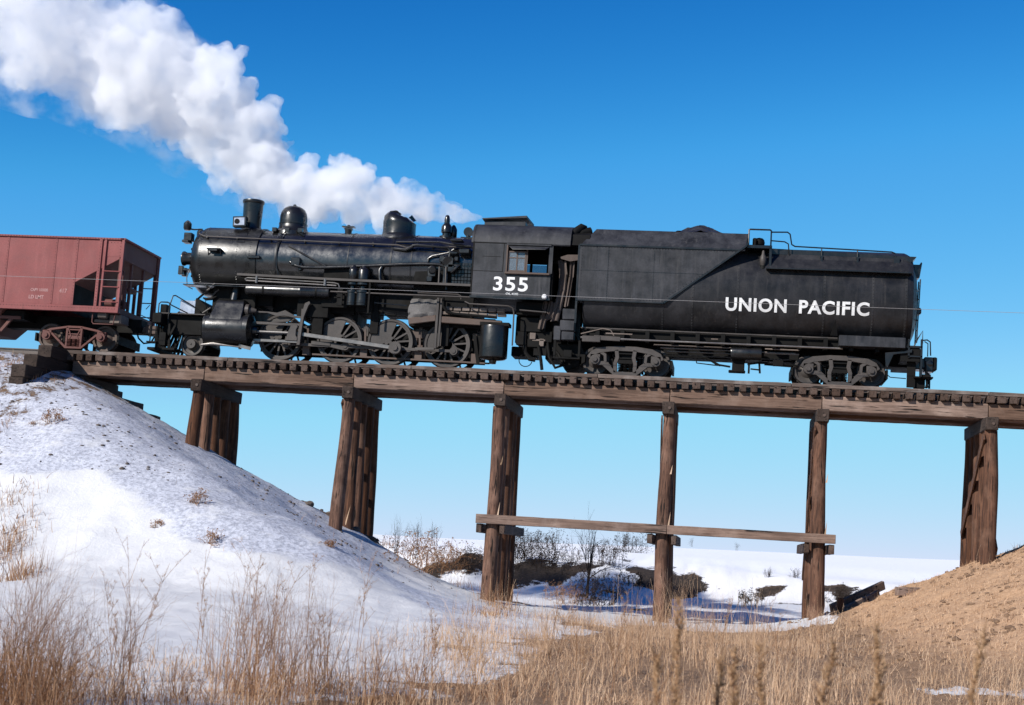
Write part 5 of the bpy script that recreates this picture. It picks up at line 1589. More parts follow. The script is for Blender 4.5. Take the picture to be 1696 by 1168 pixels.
# brake gear on the end platform
bg = MB().cyl((-12.9, -.9, 1.4), (-12.9, -.9, 2.3), .04, n=8).cyl((-12.75, -1.1, 1.3), (-12.72, -1.1, 2.65), .035, n=8)
bg.box(-12.95, -12.75, -.75, -.6, 1.3, 2.4).box(-13.2, -12.8, -.9, -.2, 1.55, 1.75).cyl((-13.3, -.9, 1.62), (-12.8, -.9, 1.62), .13, n=12).box(-13.05, -12.75, -.4, .2, 2.1, 2.25).tube([(-12.95, -.9, 2.2), (-12.7, -.5, 2.15), (-12.65, .4, 2.2)], .03, 6).tube([(-12.6, 1.0, 1.9), (-12.55, .6, 1.7)], .015, 6).tube([(-12.7, .2, 1.5), (-12.6, 1.2, 1.45)], .015, 6)
bg.build('brake_gear', REDD, hop, .01)
MB().cyl((-13.3, -1.35, 1.15), (-13.0, -1.35, 1.15), .10, n=12).box(-13.5, -12.9, -1.2, -.6, .95, 1.05).box(-12.95, -12.55, -1.3, -.7, .92, 1.2).build('air_valve', BRICK, hop, .02)
MB().tube([(-13.45, -1.45, 1.2), (-13.45, -1.45, .92), (-13.4, -1.45, .86), (-12.75, -1.45, .86), (-12.7, -1.45, 1.2)], .02, 6).build('sill_step', REDD, hop)
MB().box(-12.45, -12.1, -.13, .13, .80, 1.02).box(-12.2, -11.98, -.18, .18, .74, 1.08).build('coupler', RUST, hop, .04)
MB().tube([(-12.45, -.35, .95), (-12.3, -.4, .6), (-12.15, -.3, .45), (-11.95, -.2, .5), (-11.8, -.2, .8)], .028, 8).build('air_hose', SOOT, hop)
for cx in (-14.16, -22.4):
    truck(hop, cx, 'arch', REDD)
text_part('faded_stencil', 'CAPY 100000', 0.13, GHOST, hop, (-15.58, -1.502, 1.82), (1, 0, 0), (0, 0, 1), .002, 1.0, .002, .58)
text_part('faded_stencil', 'LD LMT', 0.16, GHOST, hop, (-15.62, -1.502, 1.58), (1, 0, 0), (0, 0, 1), .003, 1.0, .002, .5)
text_part('faded_stencil', '417', 0.19, GHOST, hop, (-14.62, -1.502, 1.80), (1, 0, 0), (0, 0, 1), .003, 1.0, .002, .26)

# ------------------------------------------------------------------ wire strung before the train
a, b = np.array(at(0, 457, -3.2)), np.array(at(1515, 512, -3.2))
d = (b - a) / (b[0] - a[0])
wp = [tuple(a + d * (x - a[0])) for x in np.linspace(-45, 42, 30)]
w = MB().tube(wp, .0055, 6).build('overhead_wire', WIREM, None)
tag(w, 'thin pale wire stretched level in front of the whole train', 'wire')

# ------------------------------------------------------------------ plants


def leaf_mat(name, c0, c1, c2, rough=0.8):
    m, nt, bs = new_mat(name)
    a = nt.nodes.new('ShaderNodeAttribute')
    a.attribute_name = 'tint'
    r = nt.nodes.new('ShaderNodeValToRGB')
    r.color_ramp.elements[0].color = (*c0, 1)
    r.color_ramp.elements[1].color = (*c2, 1)
    e = r.color_ramp.elements.new(0.5)
    e.color = (*c1, 1)
    nt.links.new(a.outputs['Fac'], r.inputs[0])
    nt.links.new(r.outputs[0], bs.inputs['Base Color'])
    bs.inputs['Roughness'].default_value = rough
    bs.inputs['Specular IOR Level'].default_value = 0.2
    tr_ = nt.nodes.new('ShaderNodeBsdfTranslucent')
    nt.links.new(r.outputs[0], tr_.inputs['Color'])
    mx = nt.nodes.new('ShaderNodeMixShader')
    mx.inputs[0].default_value = 0.35
    out = nt.nodes['Material Output']
    nt.links.new(bs.outputs[0], mx.inputs[1])
    nt.links.new(tr_.outputs[0], mx.inputs[2])
    nt.links.new(mx.outputs[0], out.inputs['Surface'])
    return m


STRAW = leaf_mat('pale_straw', (0.30, 0.175, 0.10), (0.56, 0.365, 0.225), (0.74, 0.54, 0.37))
RUSSET = leaf_mat('russet_dead_stems', (0.12, 0.054, 0.026), (0.33, 0.175, 0.092), (0.58, 0.385, 0.235))
TWIG = leaf_mat('dark_bare_twigs', (0.018, 0.013, 0.011), (0.045, 0.031, 0.024), (0.10, 0.072, 0.055))
SEED = leaf_mat('brown_seed_heads', (0.28, 0.165, 0.088), (0.46, 0.29, 0.165), (0.62, 0.43, 0.27))


class Ribbons:
    """many thin bent strips collected as arrays"""

    def __init__(s):
        s.V, s.F, s.T, s.n = [], [], [], 0

    def blades(s, base, h, w, lean, curl, tint, seg=3, az=None):
        base = np.asarray(base, float)
        N_ = len(base)
        h, w, lean, curl, tint = [np.broadcast_to(np.asarray(q, float), (N_,)) for q in (h, w, lean, curl, tint)]
        az = nrs.rand(N_) * 2 * PI if az is None else np.broadcast_to(np.asarray(az, float), (N_,))
        face = nrs.rand(N_) * PI
        dx, dy = np.cos(az), np.sin(az)
        wx, wy = np.cos(face), np.sin(face)
        pts = []
        x, z = np.zeros(N_), np.zeros(N_)
        ang = lean.copy()
        for i in range(seg + 1):
            t = i / seg
            ww = w * (1 - 0.75 * t)
            px, py, pz = base[:, 0] + dx * x, base[:, 1] + dy * x, base[:, 2] + z
            pts.append(np.stack([px - wx * ww, py - wy * ww, pz], -1))
            pts.append(np.stack([px + wx * ww, py + wy * ww, pz], -1))
            x = x + h / seg * np.sin(ang)
            z = z + h / seg * np.cos(ang)
            ang = ang + curl / seg
        P = np.stack(pts, 1)
        k = 2 * (seg + 1)
        q = np.array([[2 * i, 2 * i + 1, 2 * i + 3, 2 * i + 2] for i in range(seg)])
        F_ = (s.n + np.arange(N_) * k)[:, None, None] + q[None]
        s.V.append(P.reshape(-1, 3))
        s.F.append(F_.reshape(-1, 4))
        s.T.append(np.repeat(tint, k))
        s.n += N_ * k

    def strip(s, p0, p1, w0, w1, tint):
        """two crossed strips per segment, arrays of end points"""
        p0, p1 = np.asarray(p0, float), np.asarray(p1, float)
        N_ = len(p0)
        d = p1 - p0
        d /= np.linalg.norm(d, axis=1)[:, None] + 1e-9
        a = np.cross(d, np.array([0.3, 0.9, 0.31]))
        a /= np.linalg.norm(a, axis=1)[:, None] + 1e-9
        b = np.cross(d, a)
        w0, w1, tint = [np.broadcast_to(np.asarray(q, float), (N_,)) for q in (w0, w1, tint)]
        for v in (a, b):
            P = np.stack([p0 - v * w0[:, None], p0 + v * w0[:, None], p1 + v * w1[:, None], p1 - v * w1[:, None]], 1)
            F_ = s.n + np.arange(N_ * 4).reshape(-1, 4)
            s.V.append(P.reshape(-1, 3))
            s.F.append(F_)
            s.T.append(np.repeat(tint, 4))
            s.n += N_ * 4

    def build(s, name, mat, parent=None, loc=(0, 0, 0), kind=None):
        V = np.concatenate(s.V) - np.array(loc)
        me = fast_mesh(name, V, F4=np.concatenate(s.F))
        a = me.attributes.new('tint', 'FLOAT', 'POINT')
        T = np.concatenate(s.T).astype(np.float32)
        if len(T) == len(me.vertices):
            a.data.foreach_set('value', T)
        return link(name, me, mat, parent, loc, 0, 0, kind)


def hit(px, py):
    """where the line of sight through a place of the photograph meets the ground"""
    d = RIGHT * (px - 848) + UP * (584 - py) + FWD * FPX
    d = d / np.linalg.norm(d)
    t = np.concatenate([np.arange(3, 70, .1), np.arange(70, 300, 1.0)])
    P = CAM[None] + d[None] * t[:, None]
    below = P[:, 2] < height(P[:, 0], P[:, 1])
    k = int(np.argmax(below)) if below.any() else len(t) - 1
    return P[k]


def ground_pts(xy):
    return np.column_stack([xy, height(xy[:, 0], xy[:, 1])])


def scatter(n, x0, x1, y0, y1, keep):
    xy = np.column_stack([nrs.uniform(x0, x1, n), nrs.uniform(y0, y1, n)])
    return xy[nrs.rand(n) < keep(xy[:, 0], xy[:, 1])]


def in_view(xy, m=1.0):
    dx, dy = xy[:, 0] - CAM[0], xy[:, 1] - CAM[1]
    return (dx > -.50 * dy - m) & (dx < .21 * dy + m)


# tan grass over the right foreground
def keep_field(x, y):
    e = 3.4 + 4.5 * fbm(x * .35, y * .35, 20.0, 4) + .10 * (y + 14)
    g = sstep(-2.6, 1.6, x - e) * sstep(-3.0, -5.5, y)
    f = sstep(-22.5, -26, y)
    clump = np.clip(.40 + 2.2 * fbm(x * .9, y * .9, 31.0, 3), .04, 1)
    bank = sstep(-7.0, -6.2, height(x, y, False)) * sstep(7.5, 9.5, x)
    return np.maximum(g, f * .55) * clump * (1 - .93 * bank)


gr = Ribbons()
xy = scatter(170000, -4, 18, -41, -4, keep_field)
xy = xy[in_view(xy)]
P = ground_pts(xy)
n = len(P)
gr.blades(P, nrs.beta(1.6, 3.0, n) * .45 + .03, .0050, np.abs(nrs.normal(.55, .5, n)), nrs.normal(.9, 2.0, n), nrs.beta(1.1, 1.0, n), 4)
xy = scatter(15000, 0, 18, -40, -4.5, keep_field)
xy = xy[in_view(xy)]
P = ground_pts(xy)
n = len(P)
gr.blades(P, nrs.beta(1.5, 2.6, n) * .75 + .2, .0030, np.abs(nrs.normal(.22, .22, n)), nrs.normal(.3, 1.1, n), nrs.beta(1.6, 1.0, n), 5)
# stubble on the sandy bank
xy = scatter(60000, 9, 22, -24, 4, lambda x, y: np.clip(.5 + 1.5 * fbm(x * .7, y * .7, 33.0, 3), 0, 1) * sstep(9.2, 10.5, x))
xy = xy[in_view(xy)]
P = ground_pts(xy)
n = len(P)
gr.blades(P, nrs.uniform(.025, .09, n), .007, np.abs(nrs.normal(.5, .5, n)), nrs.normal(.3, .9, n), nrs.beta(2.5, 2, n), 2)
cxy = scatter(420, 9, 20, -24, 3, lambda x, y: np.clip(.35 + 2.0 * fbm(x * .5, y * .5, 34.0, 3), 0, 1))
xy = np.repeat(cxy, 14, 0) + nrs.normal(0, .07, (len(cxy) * 14, 2))
P = ground_pts(xy)
n = len(P)
gr.blades(P, nrs.uniform(.05, .24, n), .006, np.abs(nrs.normal(.45, .3, n)), nrs.normal(.4, .9, n), nrs.beta(1.0, 1.6, n), 3)


def field_clump(px, py, hpx, spread, n):
    c = hit(px, py)
    dist = float((c - CAM) @ FWD)
    sp = spread * dist / FPX
    xy = np.column_stack([nrs.normal(c[0], sp * .5, n), nrs.normal(c[1], sp * .8 + .2, n)])
    gr.blades(ground_pts(xy), hpx * dist / FPX * (nrs.beta(1.8, 1.6, n) * .85 + .15), .0040, np.abs(nrs.normal(.1, .22, n)), nrs.normal(.2, .6, n), nrs.beta(2.4, 1.8, n), 5)


for k in range(46):
    px = 700 + 1000 * (k + nrs.rand()) / 46
    py = nrs.uniform(1060, 1200) if px < 1380 else nrs.uniform(1120, 1200)
    field_clump(px, py, nrs.uniform(60, 150) * (1 if px < 1380 else .7), nrs.uniform(18, 60), int(nrs.uniform(20, 80)))
tag(gr.build('dry_grass', STRAW, kind='stuff'), 'pale tan dry grass covering the right foreground', 'grass')

# russet grass, tangles and litter on the left foreground
lg = Ribbons()


def clump(rb, px, py, hpx, spread, n, lean=.18, tint=(2, 2), w=.0055, curl=.4):
    c = hit(px, py)
    dist = float((c - CAM) @ FWD)
    H = hpx * dist / FPX
    sp = spread * dist / FPX
    xy = np.column_stack([nrs.normal(c[0], sp * .5, n), nrs.normal(c[1], sp * .6 + .15, n)])
    rb.blades(ground_pts(xy) - np.array([0, 0, .02]), H * nrs.beta(1.6, 1.4, n), w, np.abs(nrs.normal(0, lean, n)), nrs.normal(curl * .4, curl * 1.5, n), nrs.beta(tint[0] * .6, tint[1] * .6, n), 6)


for a in ((10, 1175, 250, 40, 230), (55, 1190, 215, 45, 260), (95, 1200, 190, 40, 150), (25, 1130, 170, 40, 130), (75, 1150, 150, 40, 130)):
    clump(lg, *a, lean=.26, tint=(1.5, 2.8), w=.0042, curl=.9)
for a in ((150, 1165, 160, 35, 50), (185, 1180, 190, 30, 70), (230, 1190, 180, 40, 50), (270, 1195, 120, 50, 50), (300, 1120, 90, 40, 40)):
    clump(lg, *a, lean=.34, tint=(2, 2.2), w=.0038, curl=.9)
for a in ((360, 1120, 180, 25, 50), (400, 1150, 225, 30, 90), (430, 1170, 240, 25, 90), (470, 1140, 200, 30, 70), (520, 1150, 190, 40, 60), (565, 1150, 170, 30, 40), (380, 1190, 150, 60, 130), (500, 1195, 150, 60, 130), (610, 1170, 120, 50, 60), (680, 1180, 110, 60, 60)):
    clump(lg, *a, lean=.20, tint=(2.4, 2), w=.0038, curl=.7)
for (px, py) in ((20, 1150), (90, 1160), (180, 1160), (260, 1165), (330, 1165), (400, 1150), (470, 1160), (540, 1150), (600, 1160), (660, 1150), (740, 1160), (820, 1160)):
    clump(lg, px, py, 70, 60, 130, lean=.7, tint=(1.6, 2.4), w=.0042, curl=1.6)
# curled low tangle
xy = scatter(19000, -4, 9, -37, -22.5, lambda x, y: np.clip(.15 + 2.6 * fbm(x * .8, y * .8, 35.0, 3), 0, 1) * sstep(-22.5, -25.5, y + 1.5 * fbm(x * .5, y * .5, 36.0, 2)))
xy = xy[in_view(xy)]
P = ground_pts(xy)
n = len(P)
lg.blades(P, nrs.uniform(.12, .5, n), .0050, np.abs(nrs.normal(.6, .5, n)), nrs.normal(.9, 2.2, n), nrs.beta(1.0, 1.2, n), 6)
# sparse stems on the drift and the fill
xy = scatter(900, -14, 3, -23, -3, lambda x, y: np.clip(.1 + 1.8 * fbm(x * .5, y * .5, 37.0, 3), 0, 1))
P = ground_pts(xy)
n = len(P)
lg.blades(P, nrs.uniform(.08, .4, n), .005, np.abs(nrs.normal(.2, .3, n)), nrs.normal(.3, .5, n), nrs.beta(2, 2, n), 3)
# frost-bitten tufts along the left edge of the fill and along the foot of the bents
for (px, py, hp, spd, k) in ((15, 830, 22, 30, 160), (25, 880, 28, 35, 220), (10, 920, 40, 30, 240), (30, 960, 50, 40, 240), (60, 620, 14, 40, 160), (20, 600, 14, 30, 160), (15, 700, 14, 20, 90), (810, 1000, 50, 20, 60), (835, 1010, 60, 25, 90), (1090, 1040, 60, 25, 80), (640, 905, 16, 30, 120), (700, 935, 20, 30, 140), (760, 970, 22, 40, 140), (815, 1020, 30, 40, 140)):
    clump(lg, px, py, hp, spd, k, lean=.4, tint=(2, 2), w=.008)
tag(lg.build('russet_grass', RUSSET, kind='stuff'), 'russet and tan dead grass tangled over the left foreground snow', 'grass')


def weed(px, py, top, name, label, group, kind='spike', cat='weed', seed=0, spread=1.0):
    """one dry weed: its stem with side shoots, and the seed heads it carries"""
    c = hit(px, py)
    dist = float((c - CAM) @ FWD)
    H = (py - top) * dist / FPX
    rs = np.random.RandomState(seed + 101)
    e = empty(name, c)
    st, sd = Ribbons(), Ribbons()
    lean = rs.uniform(-.10, .10)

    def shoot(p0, L, a, b, w, lev):
        k = 6
        p = np.array(p0, float)
        ang, d = a, b
        P0, P1 = [], []
        for i in range(k):
            q = p + L / k * np.array([math.sin(ang) * math.cos(d), math.sin(ang) * math.sin(d), math.cos(ang)])
            P0.append(p)
            P1.append(q)
            if kind == 'spike' and i >= (2 if lev == 0 else 1):
                m = 9 if lev == 0 else 2
                t = rs.rand(m, 1)
                bb = p * (1 - t) + q * t + rs.normal(0, .008 * spread, (m, 3))
                sd.strip(bb, bb + rs.normal(0, .008, (m, 3)) + np.array([0, 0, .014]), .0022 * spread, .0008, rs.beta(2, 2, m))
            if kind == 'plume' and i >= 3 and lev == 0:
                m = 80
                t = rs.rand(m, 1)
                bb = p * (1 - t) + q * t + rs.normal(0, .014 * spread * (1.35 - i / 6), (m, 3))
                sd.strip(bb, bb + rs.normal(0, .02, (m, 3)) + np.array([0, 0, .03]), .0048 * spread, .002, rs.beta(2.2, 2.0, m))
            p = q
            ang += rs.normal(.02, .05)
            d += rs.normal(0, .15)
            if lev < 2 and i in ((1, 2, 3, 4) if lev == 0 else (2, 4)):
                for _ in range(rs.randint(1, 3) if kind != 'plume' else 1):
                    shoot(p, L * rs.uniform(.16, .36) * (1 if kind != 'plume' else .5), ang + rs.uniform(.12, .32), rs.rand() * 2 * PI, w * .6, lev + 1)
        P0, P1 = np.array(P0), np.array(P1)
        ww = np.linspace(w, w * .45, k + 1)
        st.strip(P0, P1, ww[:-1], ww[1:], rs.uniform(.3, .7))
    shoot(c - np.array([0, 0, .05]), H, abs(lean), rs.rand() * 6, .0050, 0)
    if rs.rand() < .8:
        shoot(c + np.array([.05, .03, -.05]), H * rs.uniform(.55, .85), .12, rs.rand() * 6, .005, 0)
    st.build('stem', RUSSET, e, tuple(c))
    if sd.n:
        sd.build('seed_head', SEED, e, tuple(c))
    tag(e, label, cat, group)
    return e


TW = 'tall dry weeds in the foreground'
for k, (px, py, top, label, kd) in enumerate((
        (213, 1120, 882, 'tallest russet weed on the left, its brown spike standing against the snow', 'spike'),
        (182, 1130, 960, 'bushy brown weed with a crooked stem just left of the tall russet spike', 'spike'),
        (325, 1085, 905, 'lone thin upright weed on the snow between the two left grass clumps', 'spike'),
        (385, 1120, 915, 'leftmost thin stalk rising from the pale grass clump on the snow', 'spike'),
        (412, 1130, 908, 'two-tipped weed stalk in the middle of the pale grass clump', 'spike'),
        (440, 1120, 915, 'reddish stalk at the right of the pale grass clump', 'spike'),
        (505, 1110, 930, 'branching weed against the bright snow drift below the second bent', 'spike'),
        (590, 1080, 915, 'slim weed reaching up to the foot of the second trestle bent', 'spike'),
        (715, 1120, 1005, 'small branching weed on the snow left of the third bent', 'spike'),
        (765, 1110, 1020, 'low spreading weed before the snow near the third bent', 'spike'),
        (905, 1140, 985, 'tan stalk standing right of the third bent before the gully', 'spike'),
        (955, 1150, 1005, 'upright pale stalk between the third and fourth bents', 'spike'),
        (1012, 1150, 990, 'thin stalk leaning before the fourth bent, left of its foot', 'spike'),
        (1190, 1130, 985, 'slender weed before the shaded snow right of the fourth bent', 'spike'),
        (1290, 1160, 1000, 'thin weed standing left of the fifth bent', 'spike'))):
    weed(px, py, top, 'dry_weed', label, TW, kd, seed=k)
PL = 'blurred plumed stalks near the camera'
for k, (px, top, label) in enumerate(((1100, 1075, 'dark blurred plume low beside the larger plume under the fourth bent'), (1122, 985, 'largest blurred tan plume, leaning, under the fourth bent'), (1215, 1065, 'blurred plume midway between the fourth and fifth bents'), (1190, 1085, 'short blurred plume left of the one midway between fourth and fifth bents'),
                                      (1285, 1060, 'blurred plume just left below the fifth bent'), (1325, 1040, 'blurred plume directly below the fifth bent'), (1405, 1080, 'short blurred plume at the foot of the sandy bank'), (1470, 1030, 'tall blurred plume before the sandy bank'), (1580, 1035, 'rightmost blurred plume before the sandy bank'))):
    d = RIGHT * (px - 848) + UP * (584 - 1175) + FWD * FPX
    d = d / np.linalg.norm(d)
    q = CAM + d * 8.5
    g0 = gz(q[0], q[1])
    # find the pixel row of the stalk's foot on the ground at that distance
    rel = np.array([q[0], q[1], g0]) - CAM
    fx, fy = 848 + FPX * (rel @ RIGHT) / (rel @ FWD), 584 - FPX * (rel @ UP) / (rel @ FWD)
    weed(fx, fy, top, 'plumed_stalk', label, PL, 'plume', 'weed', 60 + k, 1.15)


def twig_bush(base, H, W, n, name, label, cat, mat, group=None, seed=0, leaves=0, depth=3, up=.5, w=.012):
    rs = np.random.RandomState(seed + 500)
    rb = Ribbons()
    P0, P1, W0, W1 = [], [], [], []
    tips = []

    def grow(p, a, d, L, w_, lev):
        k = 3
        for i in range(k):
            q = p + L / k * np.array([math.sin(a) * math.cos(d), math.sin(a) * math.sin(d), math.cos(a)])
            P0.append(p)
            P1.append(q)
            W0.append(w_)
            W1.append(w_ * .75)
            p = q
            a += rs.normal(0, .15)
            d += rs.normal(0, .3)
            w_ *= .78
            if lev > 0 and i > 0:
                for _ in range(2):
                    grow(p, min(1.5, abs(a + rs.normal(.1, .45))), d + rs.normal(0, 1.2), L * rs.uniform(.45, .7), w_ * .8, lev - 1)
        tips.append(p)
    for _ in range(n):
        b = np.array(base) + np.array([rs.normal(0, W * .22), rs.normal(0, W * .22), -.05])
        grow(b, abs(rs.normal(0, up)), rs.rand() * 2 * PI, H * rs.uniform(.5, .8), w, depth - 1)
    rb.strip(np.array(P0), np.array(P1), np.array(W0), np.array(W1), rs.beta(2, 2, len(P0)))
    if leaves:
        T = np.array(tips)
        T = T[rs.randint(0, len(T), leaves)] + rs.normal(0, H * .05, (leaves, 3))
        rb.strip(T, T + rs.normal(0, .05, (leaves, 3)) * H, .010 + .006 * H, .004, rs.beta(2, 2, leaves))
    o = rb.build(name, mat, None, tuple(base))
    tag(o, label, cat, group)
    return o


# bushy, many-stemmed dry weeds of the foreground
BW = 'bushy dry weeds in the foreground'
for k, (px, py, hp, wd, n, mt, label) in enumerate((
        (20, 1170, 215, .5, 26, RUSSET, 'dense russet weed bush at the lower left corner'),
        (75, 1185, 190, .5, 24, RUSSET, 'russet weed bush second from the lower left corner'),
        (120, 1190, 130, .4, 14, RUSSET, 'low russet weed between the corner bushes and the tall spike'),
        (200, 1175, 170, .35, 16, RUSSET, 'brown weed bush at the foot of the tallest left spike'),
        (300, 1180, 80, .4, 10, RUSSET, 'small low weed on the snow left of the pale grass clump'),
        (410, 1160, 190, .35, 18, RUSSET, 'leggy weed in the middle of the pale grass clump'),
        (455, 1175, 160, .35, 18, RUSSET, 'spreading weed at the right of the pale grass clump'),
        (530, 1150, 150, .4, 16, RUSSET, 'twiggy weed right of the pale grass clump'),
        (610, 1175, 120, .4, 16, RUSSET, 'low twiggy weed at the snow edge below the second bent'),
        (690, 1165, 110, .5, 16, RUSSET, 'low wide weed at the snow edge left of the third bent'),
        (790, 1150, 110, .5, 16, STRAW, 'straw weed straight below the third bent'),
        (870, 1140, 110, .5, 16, STRAW, 'straw weed just right below the third bent'),
        (960, 1130, 115, .5, 16, STRAW, 'straw weed midway below the third and fourth bents'),
        (1040, 1120, 110, .5, 18, STRAW, 'straw weed just left of the fourth bent foot'),
        (1110, 1130, 130, .5, 18, STRAW, 'tall straw weed in front of the fourth bent foot'),
        (1180, 1110, 100, .5, 16, STRAW, 'straw weed just right of the fourth bent foot'),
        (1260, 1120, 90, .5, 14, STRAW, 'straw weed midway below the fourth and fifth bents'),
        (1350, 1090, 70, .4, 14, STRAW, 'short straw weed in front of the fifth bent foot'))):
    c = hit(px, py)
    H = hp * float((c - CAM) @ FWD) / FPX
    twig_bush(tuple(c), H, wd, n, 'bushy_weed', label, 'weed', mt, BW, 200 + k, 0, 3, .30, .0056)

# low shrubs caught in the snow of the left fill
SH = 'small shrubs on the left fill'
for k, (px, py, hp, label) in enumerate(((88, 700, 24, 'round brown shrub high on the snowy left fill'), (330, 835, 24, 'brown shrub halfway down the snowy left fill below the first bent'), (352, 898, 22, 'tan shrub at the upper edge of the bright drift'), (262, 872, 14, 'flat greyish shrub on the bright drift left of the tan shrub'), (55, 705, 10, 'tiny brown tuft left of the round shrub on the fill'), (545, 905, 14, 'small dry tuft on the drift left of the second bent'))):
    c = hit(px, py)
    H = hp * float((c - CAM) @ FWD) / FPX
    twig_bush(tuple(c), H, H * 1.3, 22, 'low_shrub', label, 'shrub', RUSSET, SH, k, 260, 2, .75, .008)

# brush in the gully behind the trestle
BR = 'brush in the gully'
for k, (px, py, hp, wd, n, mt, label) in enumerate(((868, 925, 34, 1.2, 30, TWIG, 'dark brush high on the gully bank right beside the third bent'), (905, 912, 26, 1.2, 26, TWIG, 'dark brush on the gully rim left of the bare tree top'), (1005, 935, 30, 1.4, 30, TWIG, 'dark brush on the bank right of the bare tree'), (1040, 915, 26, 1.4, 30, TWIG, 'dark brush on the gully rim left of the fourth bent'), (700, 945, 50, 1.6, 34, RUSSET, 'brown brush behind the snow left of the third bent'), (735, 955, 46, 1.6, 34, RUSSET, 'brown brush nearest the left side of the third bent'), (775, 950, 36, 1.4, 34, TWIG, 'dark low brush touching the left side of the third bent'),
                                                     (880, 945, 40, 1.6, 36, TWIG, 'dark brush just right of the third bent'), (925, 950, 40, 1.8, 40, TWIG, 'dark brush mass left of the bare tree'), (985, 1003, 55, 1.4, 44, TWIG, 'dark tangled brush at the foot of the bare tree'), (940, 1000, 30, 1.2, 26, RUSSET, 'russet brush on the gully floor left of the bare tree'),
                                                     (1245, 1005, 22, .8, 18, TWIG, 'small dark shrub in the shaded gully right of the fourth bent'), (1050, 975, 20, .8, 16, TWIG, 'small twiggy shrub behind the left of the fourth bent'), (1395, 1000, 24, .8, 16, TWIG, 'dark twigs beside the planks at the sandy bank'))):
    c = hit(px, py)
    H = hp * float((c - CAM) @ FWD) / FPX
    twig_bush(tuple(c), H, wd * 1.6, n, 'brush', label, 'bush', mt, BR, 20 + k, 500, 3, .6, .014)
SK = 'bare bushes on the far snow'
for k, (px, py, hp, label) in enumerate(((655, 915, 48, 'bare thin bush on the skyline just right of the second bent'), (690, 912, 40, 'second bare thin bush right of the second bent'), (722, 905, 34, 'third and smallest bare bush right of the second bent'), (860, 895, 22, 'bare twigs on the skyline right of the third bent'), (1272, 962, 20, 'dark twiggy bush alone on the far snow left of the fifth bent'), (1318, 962, 20, 'dark twiggy bush on the far snow touching the fifth bent'), (1145, 905, 12, 'tiny far bush on the skyline right of the fourth bent'), (1220, 912, 12, 'tiny far bush on the skyline midway to the fifth bent'))):
    c = hit(px, py)
    H = hp * float((c - CAM) @ FWD) / FPX
    twig_bush(tuple(c), H, H * .5, 9, 'bare_bush', label, 'bush', TWIG, SK, 40 + k, 0, 3, .35, .012)

# the bare tree
c = hit(972, 990)
H = 112 * float((c - CAM) @ FWD) / FPX
tre = empty('bare_tree', c)
tag(tre, 'small leafless tree in the gully between the third and fourth bents', 'tree')
MB().tube([c + np.array([0, 0, -.1]), c + np.array([.02, 0, H * .3]), c + np.array([.10, .05, H * .6]), c + np.array([.22, .05, H * .98])], [.07, .055, .035, .008], 7).build('trunk', paint('dark_bark', (.022, .016, .013), (.05, .038, .03), (.8, .95), .8, .0, False), tre)
cr = twig_bush(tuple(c + np.array([.02, 0, H * .28])), H * .75, .12, 9, 'crown', None, None, TWIG, None, 77, 0, 3, .42, .022)
cr.parent = tre
cr.location = (.02, 0, H * .28)

# ------------------------------------------------------------------ stones along the end slope
STONE = paint('brown_fill_stone', (0.06, 0.045, 0.037), (0.17, 0.135, 0.115), (.8, .95), .9, .3, False)


def stone(c, r, name='stone'):
    import bmesh
    bm = bmesh.new()
    bmesh.ops.create_icosphere(bm, subdivisions=2, radius=1)
    sd = rnd.random() * 50
    sx, sy, sz = rnd.uniform(.8, 1.4), rnd.uniform(.7, 1.2), rnd.uniform(.5, .8)
    for v in bm.verts:
        k = 1 + .5 * (float(vnoise(v.co.x * 1.6 + sd, v.co.y * 1.6 + sd, v.co.z * 1.6 + 5)) - .5)
        v.co = Vector((v.co.x * sx, v.co.y * sy, v.co.z * sz)) * k * r
    me = bpy.data.meshes.new(name)
    bm.to_mesh(me)
    bm.free()
    return link(name, me, STONE, None, c, 0, 25)


for k in range(18):
    t = rnd.random() ** .8
    x = -7.2 + 2.9 * t
    y = rnd.uniform(-.9, 1.4)
    r = rnd.uniform(.05, .14)
    o = stone((x, y, gz(x, y) + r * .2), r)
    tag(o, 'brown stone lying bare on the end slope between first and second bents', 'stone', 'stones on the end slope')

# ------------------------------------------------------------------ steam
rs = np.random.RandomState(3)
PLUME = [(797, 361, 5, 1.0), (780, 360, 9, 1.0), (760, 355, 15, 1.0), (735, 347, 23, 1.5), (700, 345, 31, 1.5), (655, 342, 41, 1.5), (605, 328, 53, 1.5), (555, 312, 58, 1.5), (500, 322, 51, 1.5), (450, 285, 62, 1.8), (400, 245, 76, 1.8), (350, 195, 84, 1.58), (300, 150, 92, 1.31), (235, 105, 100, 0.95), (165, 70, 100, 0.57), (90, 50, 100, 0.16), (10, 30, 100, 0.0), (-80, -10, 120, 0.0), (-180, -60, 130, 0.0)]
cs, rd = [], []
for px, py, r, Y in PLUME:
    p = np.array(at(px, py, Y))
    cs.append(p)
    r = r * (1.0 + 0.14 * max(0.0, min(1.0, (380 - px) / 250)))
    rd.append(r * 1.12 * float((p - CAM) @ FWD) / FPX)
cs, rd = np.array(cs), np.array(rd)
balls = []
seg = np.concatenate([[0], np.cumsum(np.linalg.norm(np.diff(cs, axis=0), axis=1))])
s_ = 0.0
